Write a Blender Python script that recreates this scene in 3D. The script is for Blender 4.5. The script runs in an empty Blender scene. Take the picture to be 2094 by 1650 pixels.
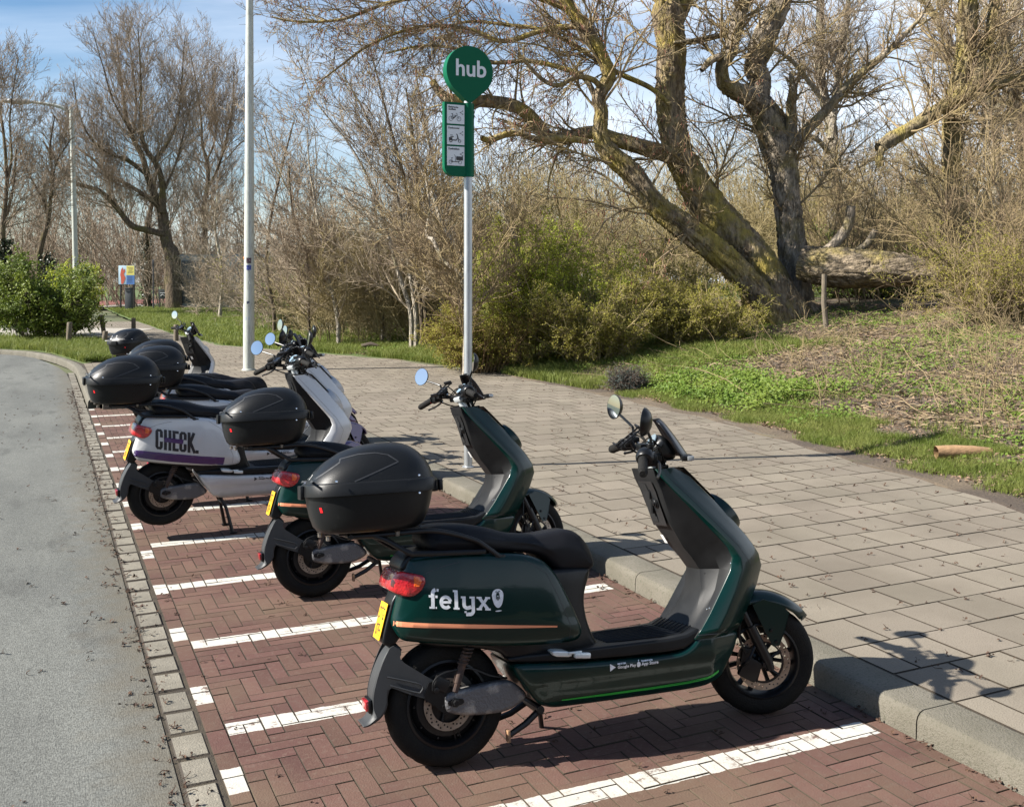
import bpy, bmesh, math, random
import numpy as np
from mathutils import Vector, Matrix
from mathutils.bvhtree import BVHTree
R = math.radians
random.seed(7)
rng = np.random.default_rng(11)
C = bpy.context.scene.collection
SC = bpy.context.scene

# ------------------------------------------------------------------ camera, sky, sun, exposure
FPX = 2070.0; CXP = 1047.0; HYP = 575.0; CAMH = 1.75
cd = bpy.data.cameras.new('camera'); cam = bpy.data.objects.new('camera', cd); C.objects.link(cam)
cam.location = (0, 0, CAMH); cam.rotation_euler = (R(90), 0, 0)
cd.sensor_fit = 'HORIZONTAL'; cd.sensor_width = 36.0; cd.lens = 36.0*FPX/2094.0
cd.shift_y = -250.0/2094.0; cd.clip_start = 0.05; cd.clip_end = 3000
SC.camera = cam
SUN_EL = 37.3; SUN_DIR = Vector((-0.982*math.cos(R(SUN_EL)), -0.187*math.cos(R(SUN_EL)), math.sin(R(SUN_EL)))).normalized()
sl = bpy.data.lights.new('sun', 'SUN'); sl.energy = 5.0; sl.angle = R(0.53); sl.color = (1.0, 0.95, 0.87)
so = bpy.data.objects.new('sun', sl); C.objects.link(so); so.rotation_euler = (-SUN_DIR).to_track_quat('-Z', 'Y').to_euler()
W = bpy.data.worlds.new('World'); SC.world = W; W.use_nodes = True
nt = W.node_tree; nt.nodes.clear()
def N(nt, t, **k):
    n = nt.nodes.new(t)
    for a, b in k.items(): setattr(n, a, b)
    return n
wo = N(nt, 'ShaderNodeOutputWorld'); bg = N(nt, 'ShaderNodeBackground'); sky = N(nt, 'ShaderNodeTexSky')
sky.sky_type = 'NISHITA'; sky.sun_disc = False; sky.sun_elevation = R(SUN_EL); sky.sun_rotation = R(259.2)
sky.air_density = 1.0; sky.dust_density = 0.6; sky.ozone_density = 2.0
tc = N(nt, 'ShaderNodeTexCoord'); mp = N(nt, 'ShaderNodeMapping'); mp.inputs['Scale'].default_value = (1.1, 1.6, 4.5); mp.inputs['Rotation'].default_value = (0.1, 0.35, 0.3)
mp.inputs['Location'].default_value = (0.35, 0.1, 0.0)
n1 = N(nt, 'ShaderNodeTexNoise'); n1.inputs['Scale'].default_value = 1.7; n1.inputs['Detail'].default_value = 7; n1.inputs['Roughness'].default_value = 0.55; n1.inputs['Distortion'].default_value = 0.5
rp = N(nt, 'ShaderNodeValToRGB'); rp.color_ramp.elements[0].position = 0.30; rp.color_ramp.elements[1].position = 0.78
mx = N(nt, 'ShaderNodeMix', data_type='RGBA'); mx.inputs['B'].default_value = (10.0, 10.8, 12.0, 1)
mul = N(nt, 'ShaderNodeMath', operation='MULTIPLY'); mul.inputs[1].default_value = 0.85
L = nt.links.new
L(tc.outputs['Generated'], mp.inputs['Vector']); L(mp.outputs['Vector'], n1.inputs['Vector']); pass
hsv = N(nt, 'ShaderNodeHueSaturation'); hsv.inputs['Saturation'].default_value = 1.2; hsv.inputs['Value'].default_value = 1.12
sx = N(nt, 'ShaderNodeSeparateXYZ'); L(tc.outputs['Generated'], sx.inputs[0]); ma = N(nt, 'ShaderNodeMath', operation='MULTIPLY_ADD'); ma.inputs[1].default_value = 0.5; ma.use_clamp = False; L(sx.outputs['X'], ma.inputs[0]); L(n1.outputs['Fac'], ma.inputs[2])
L(ma.outputs[0], rp.inputs['Fac']); sz = N(nt, 'ShaderNodeMapRange'); sz.inputs['From Min'].default_value = 0.30; sz.inputs['From Max'].default_value = 0.62; sz.inputs['To Min'].default_value = 0.88; sz.inputs['To Max'].default_value = 0.12; L(sx.outputs['Z'], sz.inputs['Value']); L(sz.outputs['Result'], mul.inputs[1]); L(rp.outputs['Color'], mul.inputs[0]); L(mul.outputs[0], mx.inputs['Factor']); L(sky.outputs['Color'], hsv.inputs['Color']); L(hsv.outputs['Color'], mx.inputs['A'])
L(mx.outputs['Result'], bg.inputs['Color']); bg.inputs['Strength'].default_value = 0.05; L(bg.outputs['Background'], wo.inputs['Surface'])
SC.view_settings.view_transform = 'Standard'; SC.view_settings.look = 'None'; SC.view_settings.exposure = 1.36; SC.view_settings.gamma = 1.0

# ------------------------------------------------------------------ materials
def mat(name, col, rough=0.6, metal=0.0, spec=0.5, coat=0.0, col2=None, nscale=5.0, contrast=(0.35, 0.65), bump=0.0, bscale=60.0, stretch=(1, 1, 1), col3=None, n3=25.0, trans=0.0, emit=None, rnd=None, alpha=None, sub=0.0, detail=5, tint=0.0, c3=(0.52, 0.68), jointdirt=False):
    m = bpy.data.materials.new(name); m.use_nodes = True; t = m.node_tree
    b = t.nodes['Principled BSDF']; b.inputs['Roughness'].default_value = rough; b.inputs['Metallic'].default_value = metal
    b.inputs['Specular IOR Level'].default_value = spec; b.inputs['Coat Weight'].default_value = coat; b.inputs['Coat Roughness'].default_value = 0.04
    b.inputs['Base Color'].default_value = (*col, 1); b.inputs['Transmission Weight'].default_value = trans
    if emit: b.inputs['Emission Color'].default_value = (*emit[0], 1); b.inputs['Emission Strength'].default_value = emit[1]
    tc = mp = None
    if col2 or bump or col3:
        tc = N(t, 'ShaderNodeTexCoord'); mp = N(t, 'ShaderNodeMapping'); mp.inputs['Scale'].default_value = stretch
        t.links.new(tc.outputs['Object'], mp.inputs['Vector'])
    out = None
    def mixn(fac, a, bcol):
        x = N(t, 'ShaderNodeMix', data_type='RGBA'); t.links.new(fac, x.inputs['Factor'])
        if a is None: x.inputs['A'].default_value = (*col, 1)
        else: t.links.new(a, x.inputs['A'])
        x.inputs['B'].default_value = (*bcol, 1); return x.outputs['Result']
    def noisef(scale, c, det=detail):
        n = N(t, 'ShaderNodeTexNoise'); n.inputs['Scale'].default_value = scale; n.inputs['Detail'].default_value = det; n.inputs['Roughness'].default_value = 0.6
        t.links.new(mp.outputs['Vector'], n.inputs['Vector'])
        r = N(t, 'ShaderNodeValToRGB'); r.color_ramp.elements[0].position = c[0]; r.color_ramp.elements[1].position = c[1]
        t.links.new(n.outputs['Fac'], r.inputs['Fac']); return r.outputs['Color']
    if col2: out = mixn(noisef(nscale, contrast), out, col2)
    if col3: out = mixn(noisef(n3, c3), out, col3)
    if rnd:
        a = N(t, 'ShaderNodeAttribute', attribute_name='rnd')
        h = N(t, 'ShaderNodeHueSaturation'); mr = N(t, 'ShaderNodeMapRange'); mr.inputs['To Min'].default_value = 1-rnd; mr.inputs['To Max'].default_value = 1+rnd
        t.links.new(a.outputs['Fac'], mr.inputs['Value']); t.links.new(mr.outputs['Result'], h.inputs['Value'])
        if tint:
            m2 = N(t, 'ShaderNodeMath', operation='MULTIPLY'); m2.inputs[1].default_value = 7.31; t.links.new(a.outputs['Fac'], m2.inputs[0])
            m3 = N(t, 'ShaderNodeMath', operation='FRACT'); t.links.new(m2.outputs[0], m3.inputs[0])
            r2 = N(t, 'ShaderNodeMapRange'); r2.inputs['To Min'].default_value = 0.5-tint; r2.inputs['To Max'].default_value = 0.5+tint
            t.links.new(m3.outputs[0], r2.inputs['Value']); t.links.new(r2.outputs['Result'], h.inputs['Hue'])
        if out is None: h.inputs['Color'].default_value = (*col, 1)
        else: t.links.new(out, h.inputs['Color'])
        out = h.outputs['Color']
    if jointdirt:
        ge = N(t, 'ShaderNodeNewGeometry'); s3 = N(t, 'ShaderNodeSeparateXYZ'); t.links.new(ge.outputs['True Normal'], s3.inputs[0]); lt = N(t, 'ShaderNodeMath', operation='LESS_THAN'); lt.inputs[1].default_value = 0.9; t.links.new(s3.outputs['Z'], lt.inputs[0]); out = mixn(lt.outputs[0], out, (.035, .027, .019))
    if out is not None: t.links.new(out, b.inputs['Base Color'])
    if bump:
        n = N(t, 'ShaderNodeTexNoise'); n.inputs['Scale'].default_value = bscale; n.inputs['Detail'].default_value = 6; t.links.new(mp.outputs['Vector'], n.inputs['Vector'])
        bp = N(t, 'ShaderNodeBump'); bp.inputs['Strength'].default_value = bump; bp.inputs['Distance'].default_value = 0.02
        t.links.new(n.outputs['Fac'], bp.inputs['Height']); t.links.new(bp.outputs['Normal'], b.inputs['Normal'])
    if sub:
        # thin leaf: some light passes through
        tr = N(t, 'ShaderNodeBsdfTranslucent'); ms = N(t, 'ShaderNodeMixShader'); ms.inputs[0].default_value = sub
        if out is not None: t.links.new(out, tr.inputs['Color'])
        else: tr.inputs['Color'].default_value = (*col, 1)
        o = t.nodes['Material Output']; t.links.new(b.outputs[0], ms.inputs[1]); t.links.new(tr.outputs[0], ms.inputs[2]); t.links.new(ms.outputs[0], o.inputs['Surface'])
    return m

# ------------------------------------------------------------------ mesh helpers
def put(o, parent=None, label=None, cat=None, group=None, kind=None):
    C.objects.link(o)
    if parent is not None: o.parent = parent
    if label: o['label'] = label
    if cat: o['category'] = cat
    if group: o['group'] = group
    if kind: o['kind'] = kind
    return o
def empty(name, label, cat, loc=(0, 0, 0), rz=0, group=None):
    o = bpy.data.objects.new(name, None); o.empty_display_size = 0.1; o.location = loc; o.rotation_euler = (0, 0, rz)
    return put(o, None, label, cat, group)
class G:
    def __init__(s): s.v = []; s.f = []; s.m = []
    def add(s, V, F, mi=0):
        b = len(s.v); s.v += [tuple(map(float, p)) for p in V]; s.f += [tuple(int(i)+b for i in q) for q in F]; s.m += [mi]*len(F); return s
    def grid(s, rings, close_u=False, close_v=True, cap0=False, cap1=False, mi=0):
        # rings: list of rings (each list of 3D points)
        n = len(rings[0]); V = [p for r in rings for p in r]; F = []
        for i in range(len(rings) - (0 if close_u else 1)):
            a = i*n; b = ((i+1) % len(rings))*n
            for j in range(n if close_v else n-1):
                k = (j+1) % n; F.append((a+j, a+k, b+k, b+j))
        if cap0: F.append(tuple(range(n-1, -1, -1)))
        if cap1: F.append(tuple((len(rings)-1)*n+i for i in range(n)))
        return s.add(V, F, mi)
    def box(s, c, size, rot=None, mi=0, bev=0.0):
        hx, hy, hz = [q/2 for q in size]; M = rot if rot is not None else Matrix.Identity(3)
        if bev <= 0:
            V = [(x, y, z) for x in (-hx, hx) for y in (-hy, hy) for z in (-hz, hz)]
            F = [(0, 1, 3, 2), (4, 6, 7, 5), (0, 4, 5, 1), (2, 3, 7, 6), (0, 2, 6, 4), (1, 5, 7, 3)]
        else:
            bm = bmesh.new(); bmesh.ops.create_cube(bm, size=1.0)
            for v in bm.verts: v.co = Vector((v.co.x*size[0], v.co.y*size[1], v.co.z*size[2]))
            bmesh.ops.bevel(bm, geom=list(bm.edges), offset=bev, segments=2, affect='EDGES', profile=0.6)
            V = [tuple(v.co) for v in bm.verts]; F = [tuple(v.index for v in f.verts) for f in bm.faces]; bm.free()
        V = [tuple(M @ Vector(p) + Vector(c)) for p in V]; return s.add(V, F, mi)
    def tube(s, pts, r, sides=10, caps=True, mi=0, smooth=0):
        pts = [Vector(p) for p in pts]
        if smooth: pts = crom(pts, smooth)
        n = len(pts); rr = r if hasattr(r, '__len__') else [r]*n
        if len(rr) != n: rr = list(np.interp(np.linspace(0, 1, n), np.linspace(0, 1, len(rr)), rr))
        t0 = (pts[1]-pts[0]).normalized(); u = t0.orthogonal().normalized(); rings = []
        for i in range(n):
            t = (pts[min(i+1, n-1)]-pts[max(i-1, 0)]).normalized(); u = (u-t*u.dot(t)).normalized(); w = t.cross(u)
            rings.append([pts[i]+(u*math.cos(a)+w*math.sin(a))*rr[i] for a in [2*math.pi*k/sides for k in range(sides)]])
        return s.grid(rings, cap0=caps, cap1=caps, mi=mi)
    def lathe(s, prof, c, axis, seg=32, mi=0, cap0=False, cap1=False):
        # prof: (radius, height along axis)
        a = Vector(axis).normalized(); u = a.orthogonal().normalized(); w = a.cross(u); c = Vector(c)
        rings = [[c+a*h+(u*math.cos(t)+w*math.sin(t))*r for t in [2*math.pi*k/seg for k in range(seg)]] for r, h in prof]
        return s.grid(rings, mi=mi, cap0=cap0, cap1=cap1)
    def prism(s, poly, ext, mi=0):
        # poly: 3D points, ext: vector
        e = Vector(ext); A = [Vector(p) for p in poly]; n = len(A)
        V = A+[p+e for p in A]; F = [tuple(range(n-1, -1, -1)), tuple(range(n, 2*n))]+[(i, (i+1) % n, n+(i+1) % n, n+i) for i in range(n)]
        return s.add(V, F, mi)
    def build(s, name, m, parent=None, smooth=True, ang=35, label=None, weld=True, recalc=True, **k):
        me = bpy.data.meshes.new(name); me.from_pydata(s.v, [], s.f)
        ms = m if isinstance(m, (list, tuple)) else [m]
        for x in ms: me.materials.append(x)
        if len(ms) > 1: me.polygons.foreach_set('material_index', s.m)
        if weld or recalc:
            bm = bmesh.new(); bm.from_mesh(me)
            if weld: bmesh.ops.remove_doubles(bm, verts=bm.verts, dist=1e-5)
            if recalc: bmesh.ops.recalc_face_normals(bm, faces=bm.faces)
            bm.to_mesh(me); bm.free()
        if smooth:
            me.polygons.foreach_set('use_smooth', [True]*len(me.polygons)); me.set_sharp_from_angle(angle=R(ang))
        o = bpy.data.objects.new(name, me); return put(o, parent, label, **k)
def build_lr(g, name, m, parent, **k):
    for s_ in (-1, 1):
        h = G(); keep = [(f, mi) for f, mi in zip(g.f, g.m) if (sum(g.v[i][1] for i in f) > 0) == (s_ > 0)]
        idx = {}; 
        for f, mi in keep:
            for i in f:
                if i not in idx: idx[i] = len(h.v); h.v.append(g.v[i])
            h.f.append(tuple(idx[i] for i in f)); h.m.append(mi)
        o = h.build(name, m, parent, **k)
    return o
def crom(P, n):
    out = []
    for i in range(len(P)-1):
        a = P[max(i-1, 0)]; b = P[i]; c = P[i+1]; d = P[min(i+2, len(P)-1)]
        for k in range(n):
            t = k/n; out.append(0.5*((2*b)+(c-a)*t+(2*a-5*b+4*c-d)*t*t+(3*b-a-3*c+d)*t**3))
    out.append(P[-1]); return out
def smooth_poly(pts, N_=72, it=2, closed=True):
    P = np.array(pts, float)
    for _ in range(it):
        Q = np.roll(P, -1, 0); P = np.stack([.8*P+.2*Q, .2*P+.8*Q], 1).reshape(-1, P.shape[1])
    Q = np.vstack([P, P[:1]]); d = np.r_[0, np.cumsum(np.linalg.norm(np.diff(Q, axis=0), axis=1))]
    t = np.linspace(0, d[-1], N_, endpoint=False); return np.stack([np.interp(t, d, Q[:, k]) for k in range(P.shape[1])], 1)
def slab(g, outline, Wf, core, rad=0.03, N_=72, it=2, bulge=0.0, post=None, mi=0, sides=(-1, 1), steps=4):
    """rounded volume: outline in (x,z), half width Wf(x,z), edges rolled over by rad, closed toward the core polyline"""
    P = smooth_poly(outline, N_, it); A = 0.5*np.sum(P[:, 0]*np.roll(P[:, 1], -1)-np.roll(P[:, 0], -1)*P[:, 1])
    T = np.roll(P, -1, 0)-np.roll(P, 1, 0); T /= np.linalg.norm(T, axis=1)[:, None]+1e-9
    Nn = np.stack([-T[:, 1], T[:, 0]], 1)*(1 if A > 0 else -1)
    cr = np.array(core, float); d = np.r_[0, np.cumsum(np.linalg.norm(np.diff(cr, axis=0), axis=1))]; tt = np.linspace(0, d[-1], 60)
    cs = np.stack([np.interp(tt, d, cr[:, 0]), np.interp(tt, d, cr[:, 1])], 1)
    K = cs[np.argmin(((P[:, None]-cs[None])**2).sum(2), 1)]
    for _ in range(6): K = (np.roll(K, 1, 0)+K+np.roll(K, -1, 0))/3
    K = cs[np.argmin(((K[:, None]-cs[None])**2).sum(2), 1)]
    half = []
    for i in range(steps+1):
        a = i/steps*math.pi/2; half.append((P+Nn*rad*(1-math.cos(a)), 1, rad*(1-math.sin(a)), 0.0))
    base = half[-1][0]
    for t in (0.3, 0.6, 0.85, 1.0): half.append((base+(K-base)*t, 1, 0, bulge*(1-(1-t)**2)))
    rings = []
    def ring(h, sg):
        Q, _, dy, bl = h; out = []
        for x, z in Q:
            y = Wf(x, z)-dy+bl
            p = (x, sg*y, z)
            out.append(post(p) if post else p)
        return out
    if -1 in sides: rings += [ring(h, -1) for h in half[::-1]]
    if 1 in sides: rings += [ring(h, 1) for h in half]
    return g.grid(rings, mi=mi)
def bvh_of(o): 
    me = o.data; return BVHTree.FromPolygons([v.co for v in me.vertices], [tuple(p.vertices) for p in me.polygons])
def ribbon(pts, w, ends=True):
    P = np.array(pts, float); T = np.gradient(P, axis=0); T /= np.linalg.norm(T, axis=1)[:, None]+1e-9; n = np.stack([-T[:, 1], T[:, 0]], 1)
    ww = np.array(w if hasattr(w, '__len__') else [w]*len(P))[:, None]
    V = np.vstack([P+n*ww/2, P-n*ww/2]); k = len(P); F = [(i, i+1, k+i+1, k+i) for i in range(k-1)]; return V, F
def wide(P, w, m=6):
    P = np.array(P, float); T = np.gradient(P, axis=0); T /= np.linalg.norm(T, axis=1)[:, None]+1e-9; n = np.stack([-T[:, 1], T[:, 0]], 1); ww = np.array(w if hasattr(w, '__len__') else [w]*len(P))[:, None]; k = len(P)
    V = np.vstack([P+n*ww*(.5-j/m) for j in range(m+1)]); F = [(j*k+i, j*k+i+1, (j+1)*k+i+1, (j+1)*k+i) for j in range(m) for i in range(k-1)]; return V, F
def dens(pts, step):
    P = np.array(pts, float); out = [P[0]]
    for a, b in zip(P[:-1], P[1:]):
        n = max(1, int(np.linalg.norm(b-a)/step)); out += [a+(b-a)*i/n for i in range(1, n+1)]
    return np.array(out)
def decal(g, V2, F, bvh, side=-1, off=0.0015, frame=None, mi=0, axis=None, org=None):
    """lay a flat drawing (x,z) onto the surface of a part, along y"""
    V = []
    for x, z in V2:
        h = bvh.ray_cast(Vector((x, side*1.0, z)), Vector((0, -side, 0)))
        y = (h[0].y if h[0] is not None else side*0.15)+side*off
        V.append((x, y, z))
    if side > 0: F = [tuple(reversed(f)) for f in F]
    g.add(V, F, mi)
def text2d(s, size=1.0, bold=0.0, align='LEFT', xs=1.0, spacing=1.0):
    c = bpy.data.curves.new('t', 'FONT'); c.body = s; c.size = size; c.offset = bold; c.align_x = align; c.space_character = spacing; c.resolution_u = 3; c.fill_mode = 'FRONT'
    o = bpy.data.objects.new('t', c); C.objects.link(o)
    dg = bpy.context.evaluated_depsgraph_get(); me = o.evaluated_get(dg).to_mesh()
    V = np.array([(v.co.x*xs, v.co.y) for v in me.vertices]) if len(me.vertices) else np.zeros((0, 2)); F = [tuple(p.vertices) for p in me.polygons]
    o.evaluated_get(dg).to_mesh_clear(); bpy.data.objects.remove(o); bpy.data.curves.remove(c); return V, F
def big_mesh(name, V, F, mats, parent=None, fm=None, rnd=None, smooth=False, **k):
    """V (n,3), F (m,3|4) numpy -> object"""
    me = bpy.data.meshes.new(name); V = np.asarray(V, np.float32); F = np.asarray(F, np.int32); k_ = F.shape[1]
    me.vertices.add(len(V)); me.vertices.foreach_set('co', V.ravel()); me.loops.add(F.size); me.loops.foreach_set('vertex_index', F.ravel())
    me.polygons.add(len(F)); me.polygons.foreach_set('loop_start', np.arange(0, F.size, k_, dtype=np.int32)); me.polygons.foreach_set('loop_total', np.full(len(F), k_, np.int32))
    for m in (mats if isinstance(mats, (list, tuple)) else [mats]): me.materials.append(m)
    if fm is not None: me.polygons.foreach_set('material_index', np.asarray(fm, np.int32))
    me.polygons.foreach_set('use_smooth', np.full(len(F), bool(smooth)))
    me.update(calc_edges=True)
    if rnd is not None:
        a = me.attributes.new('rnd', 'FLOAT', 'FACE'); a.data.foreach_set('value', np.asarray(rnd, np.float32))
    return put(bpy.data.objects.new(name, me), parent, **k)
def wp(px, py, Y): return np.array([(px-CXP)/FPX*Y, Y, CAMH-(py-HYP)/FPX*Y])
GA = math.atan2(0.421, 0.907)      # the parking bay runs at this angle to the view
def vu(v, u, z=0.0): return Vector((v*0.907-u*0.421, v*0.421+u*0.907, z))
# ------------------------------------------------------------------ ground: one base sheet, road, paving, verge
EDGE = np.array([(-3, 4.9), (0, 5.4), (3, 6.0), (5, 6.4), (6.35, 6.62), (9.4, 7.17), (13.3, 7.41), (16.7, 7.3), (20.4, 6.7), (23, 5.75), (26.8, 4.2), (34, 3.7), (45, 3.5), (140, 3.5)])
def vedge(u): return np.interp(u, EDGE[:, 0], EDGE[:, 1])
_w = rng.uniform(0, 6.28, 8)
def wob(a, b): return (np.sin(a*1.7+_w[0])*np.cos(b*1.3+_w[1])+.6*np.sin(a*3.9+_w[2]+b*2.1)+.4*np.cos(b*5.3-a*2.7+_w[3]))/2
def sstep(x, a, b): t = np.clip((x-a)/(b-a), 0, 1); return t*t*(3-2*t)
def verge_z(v, u):
    e = v-vedge(u); X = v*0.907-u*0.421
    A = sstep(X, -5.0, 4.0)
    z = 0.1+0.13*A*np.clip(e-0.4, 0, 9.5)+0.02*sstep(e, 0, .5)+0.035*wob(v, u)*sstep(e, 0.1, 1.2)+0.09*wob(v*.3, u*.35)*sstep(e, 1, 4)
    return z
m_base = mat('ground_soil', (0.09, 0.085, 0.045), 0.95, col2=(0.06, 0.08, 0.025), nscale=0.4)
g = G(); g.add([(-600, -100, -0.06), (600, -100, -0.06), (600, 1500, -0.06), (-600, 1500, -0.06)], [(0, 1, 2, 3)])
g.build('ground', m_base, smooth=False, kind='structure')
# asphalt
m_asph = mat('asphalt', (0.098, 0.101, 0.093), 0.9, spec=0.25, col2=(0.130, 0.133, 0.121), nscale=1.1, contrast=(.40, .62), bump=0.28, bscale=170, stretch=(1.0, .3, 1), col3=(.085, .087, .080), n3=3.5, c3=(.56, .66))
def asphalt_extra(m):
    t = m.node_tree; b = t.nodes['Principled BSDF']; src = b.inputs['Base Color'].links[0].from_socket
    tc = N(t, 'ShaderNodeTexCoord'); v = N(t, 'ShaderNodeTexVoronoi'); v.inputs['Scale'].default_value = 150; t.links.new(tc.outputs['Object'], v.inputs['Vector'])
    sep = N(t, 'ShaderNodeSeparateColor'); t.links.new(v.outputs['Color'], sep.inputs[0])
    mr = N(t, 'ShaderNodeMapRange'); mr.inputs['To Min'].default_value = 0.66; mr.inputs['To Max'].default_value = 1.28; t.links.new(sep.outputs[0], mr.inputs['Value'])
    h = N(t, 'ShaderNodeHueSaturation'); t.links.new(mr.outputs['Result'], h.inputs['Value']); t.links.new(src, h.inputs['Color'])
    # dirt collecting along the gutter edge
    sx = N(t, 'ShaderNodeSeparateXYZ'); t.links.new(tc.outputs['Object'], sx.inputs[0]); n = N(t, 'ShaderNodeTexNoise'); n.inputs['Scale'].default_value = 6; n.inputs['Detail'].default_value = 6; t.links.new(tc.outputs['Object'], n.inputs['Vector'])
    a = N(t, 'ShaderNodeMath', operation='MULTIPLY_ADD'); a.inputs[1].default_value = 0.55; t.links.new(n.outputs['Fac'], a.inputs[0]); t.links.new(sx.outputs['X'], a.inputs[2])
    r = N(t, 'ShaderNodeMapRange'); r.inputs['From Min'].default_value = 0.42; r.inputs['From Max'].default_value = 0.75; r.inputs['To Max'].default_value = 0.7; t.links.new(a.outputs[0], r.inputs['Value'])
    x = N(t, 'ShaderNodeMix', data_type='RGBA'); x.inputs['B'].default_value = (0.10, 0.085, 0.06, 1); t.links.new(r.outputs['Result'], x.inputs['Factor']); t.links.new(h.outputs['Color'], x.inputs['A'])
    t.links.new(x.outputs['Result'], b.inputs['Base Color'])
asphalt_extra(m_asph)
KL = [(-4, 0.43), (14.9, 0.43), (19, 0.45), (21, 0.42), (22.5, 0.3), (24, 0.1), (25.5, -0.15), (26.6, -0.55), (27.8, -1.4), (28.9, -2.8), (29.6, -5), (30.2, -9), (30.5, -20), (30.6, -60)]
g = G(); P = [(v, u, 0.0) for u, v in KL]; Q = [(-60, u, 0.0) for u, v in KL]
g.add(P+Q, [(i, i+1, len(P)+i+1, len(P)+i) for i in range(len(P)-1)]); o = g.build('road', m_asph, smooth=False, kind='structure'); o.rotation_euler[2] = GA
# joint bed under all paving
m_joint = mat('joint_sand', (0.03, 0.023, 0.016), 1.0, col2=(0.06, 0.048, 0.03), nscale=9, bump=0.5, bscale=200)
g = G(); g.add([(0.43, -4, -0.0042), (3.06, -4, -0.0042), (3.06, 15.1, -0.0042), (0.43, 15.1, -0.0042)], [(0, 1, 2, 3)])
o = g.build('joint_bed', m_joint, smooth=False, kind='structure'); o.rotation_euler[2] = GA
def pavers(name, rects, m, z0=0.0, gap=0.003, bev=0.004, zr=0.0015, tilt=0.0, depth=0.012):
    r = np.array(rects, float); n = len(r)
    x0, y0, x1, y1 = r[:, 0]+gap, r[:, 1]+gap, r[:, 2]-gap, r[:, 3]-gap
    j = rng.normal(0, gap*.35, (n, 4)); x0 = x0+j[:, 0]; y0 = y0+j[:, 1]; x1 = x1+j[:, 2]; y1 = y1+j[:, 3]
    bv = bev*rng.uniform(.7, 1.5, n); z = z0+rng.normal(0, zr, n); tx = rng.normal(0, tilt, n); ty = rng.normal(0, tilt, n)
    cx, cy = (x0+x1)/2, (y0+y1)/2
    def V(x, y, dz): return np.stack([x, y, z+dz+(x-cx)*tx+(y-cy)*ty], 1)
    vs = [V(x0+bv, y0+bv, 0), V(x1-bv, y0+bv, 0), V(x1-bv, y1-bv, 0), V(x0+bv, y1-bv, 0), V(x0, y0, -bv*.8), V(x1, y0, -bv*.8), V(x1, y1, -bv*.8), V(x0, y1, -bv*.8),
          V(x0, y0, -depth), V(x1, y0, -depth), V(x1, y1, -depth), V(x0, y1, -depth)]
    A = np.stack(vs, 1).reshape(-1, 3); b = (np.arange(n)*12)[:, None, None]
    f = np.array([(0, 1, 2, 3), (4, 5, 1, 0), (5, 6, 2, 1), (6, 7, 3, 2), (7, 4, 0, 3), (8, 9, 5, 4), (9, 10, 6, 5), (10, 11, 7, 6), (11, 8, 4, 7)])[None]
    F = (f+b).reshape(-1, 4); o = big_mesh(name, A, F, m, rnd=np.repeat(rng.random(n), 9), kind='structure'); o.rotation_euler[2] = GA; return o
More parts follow.
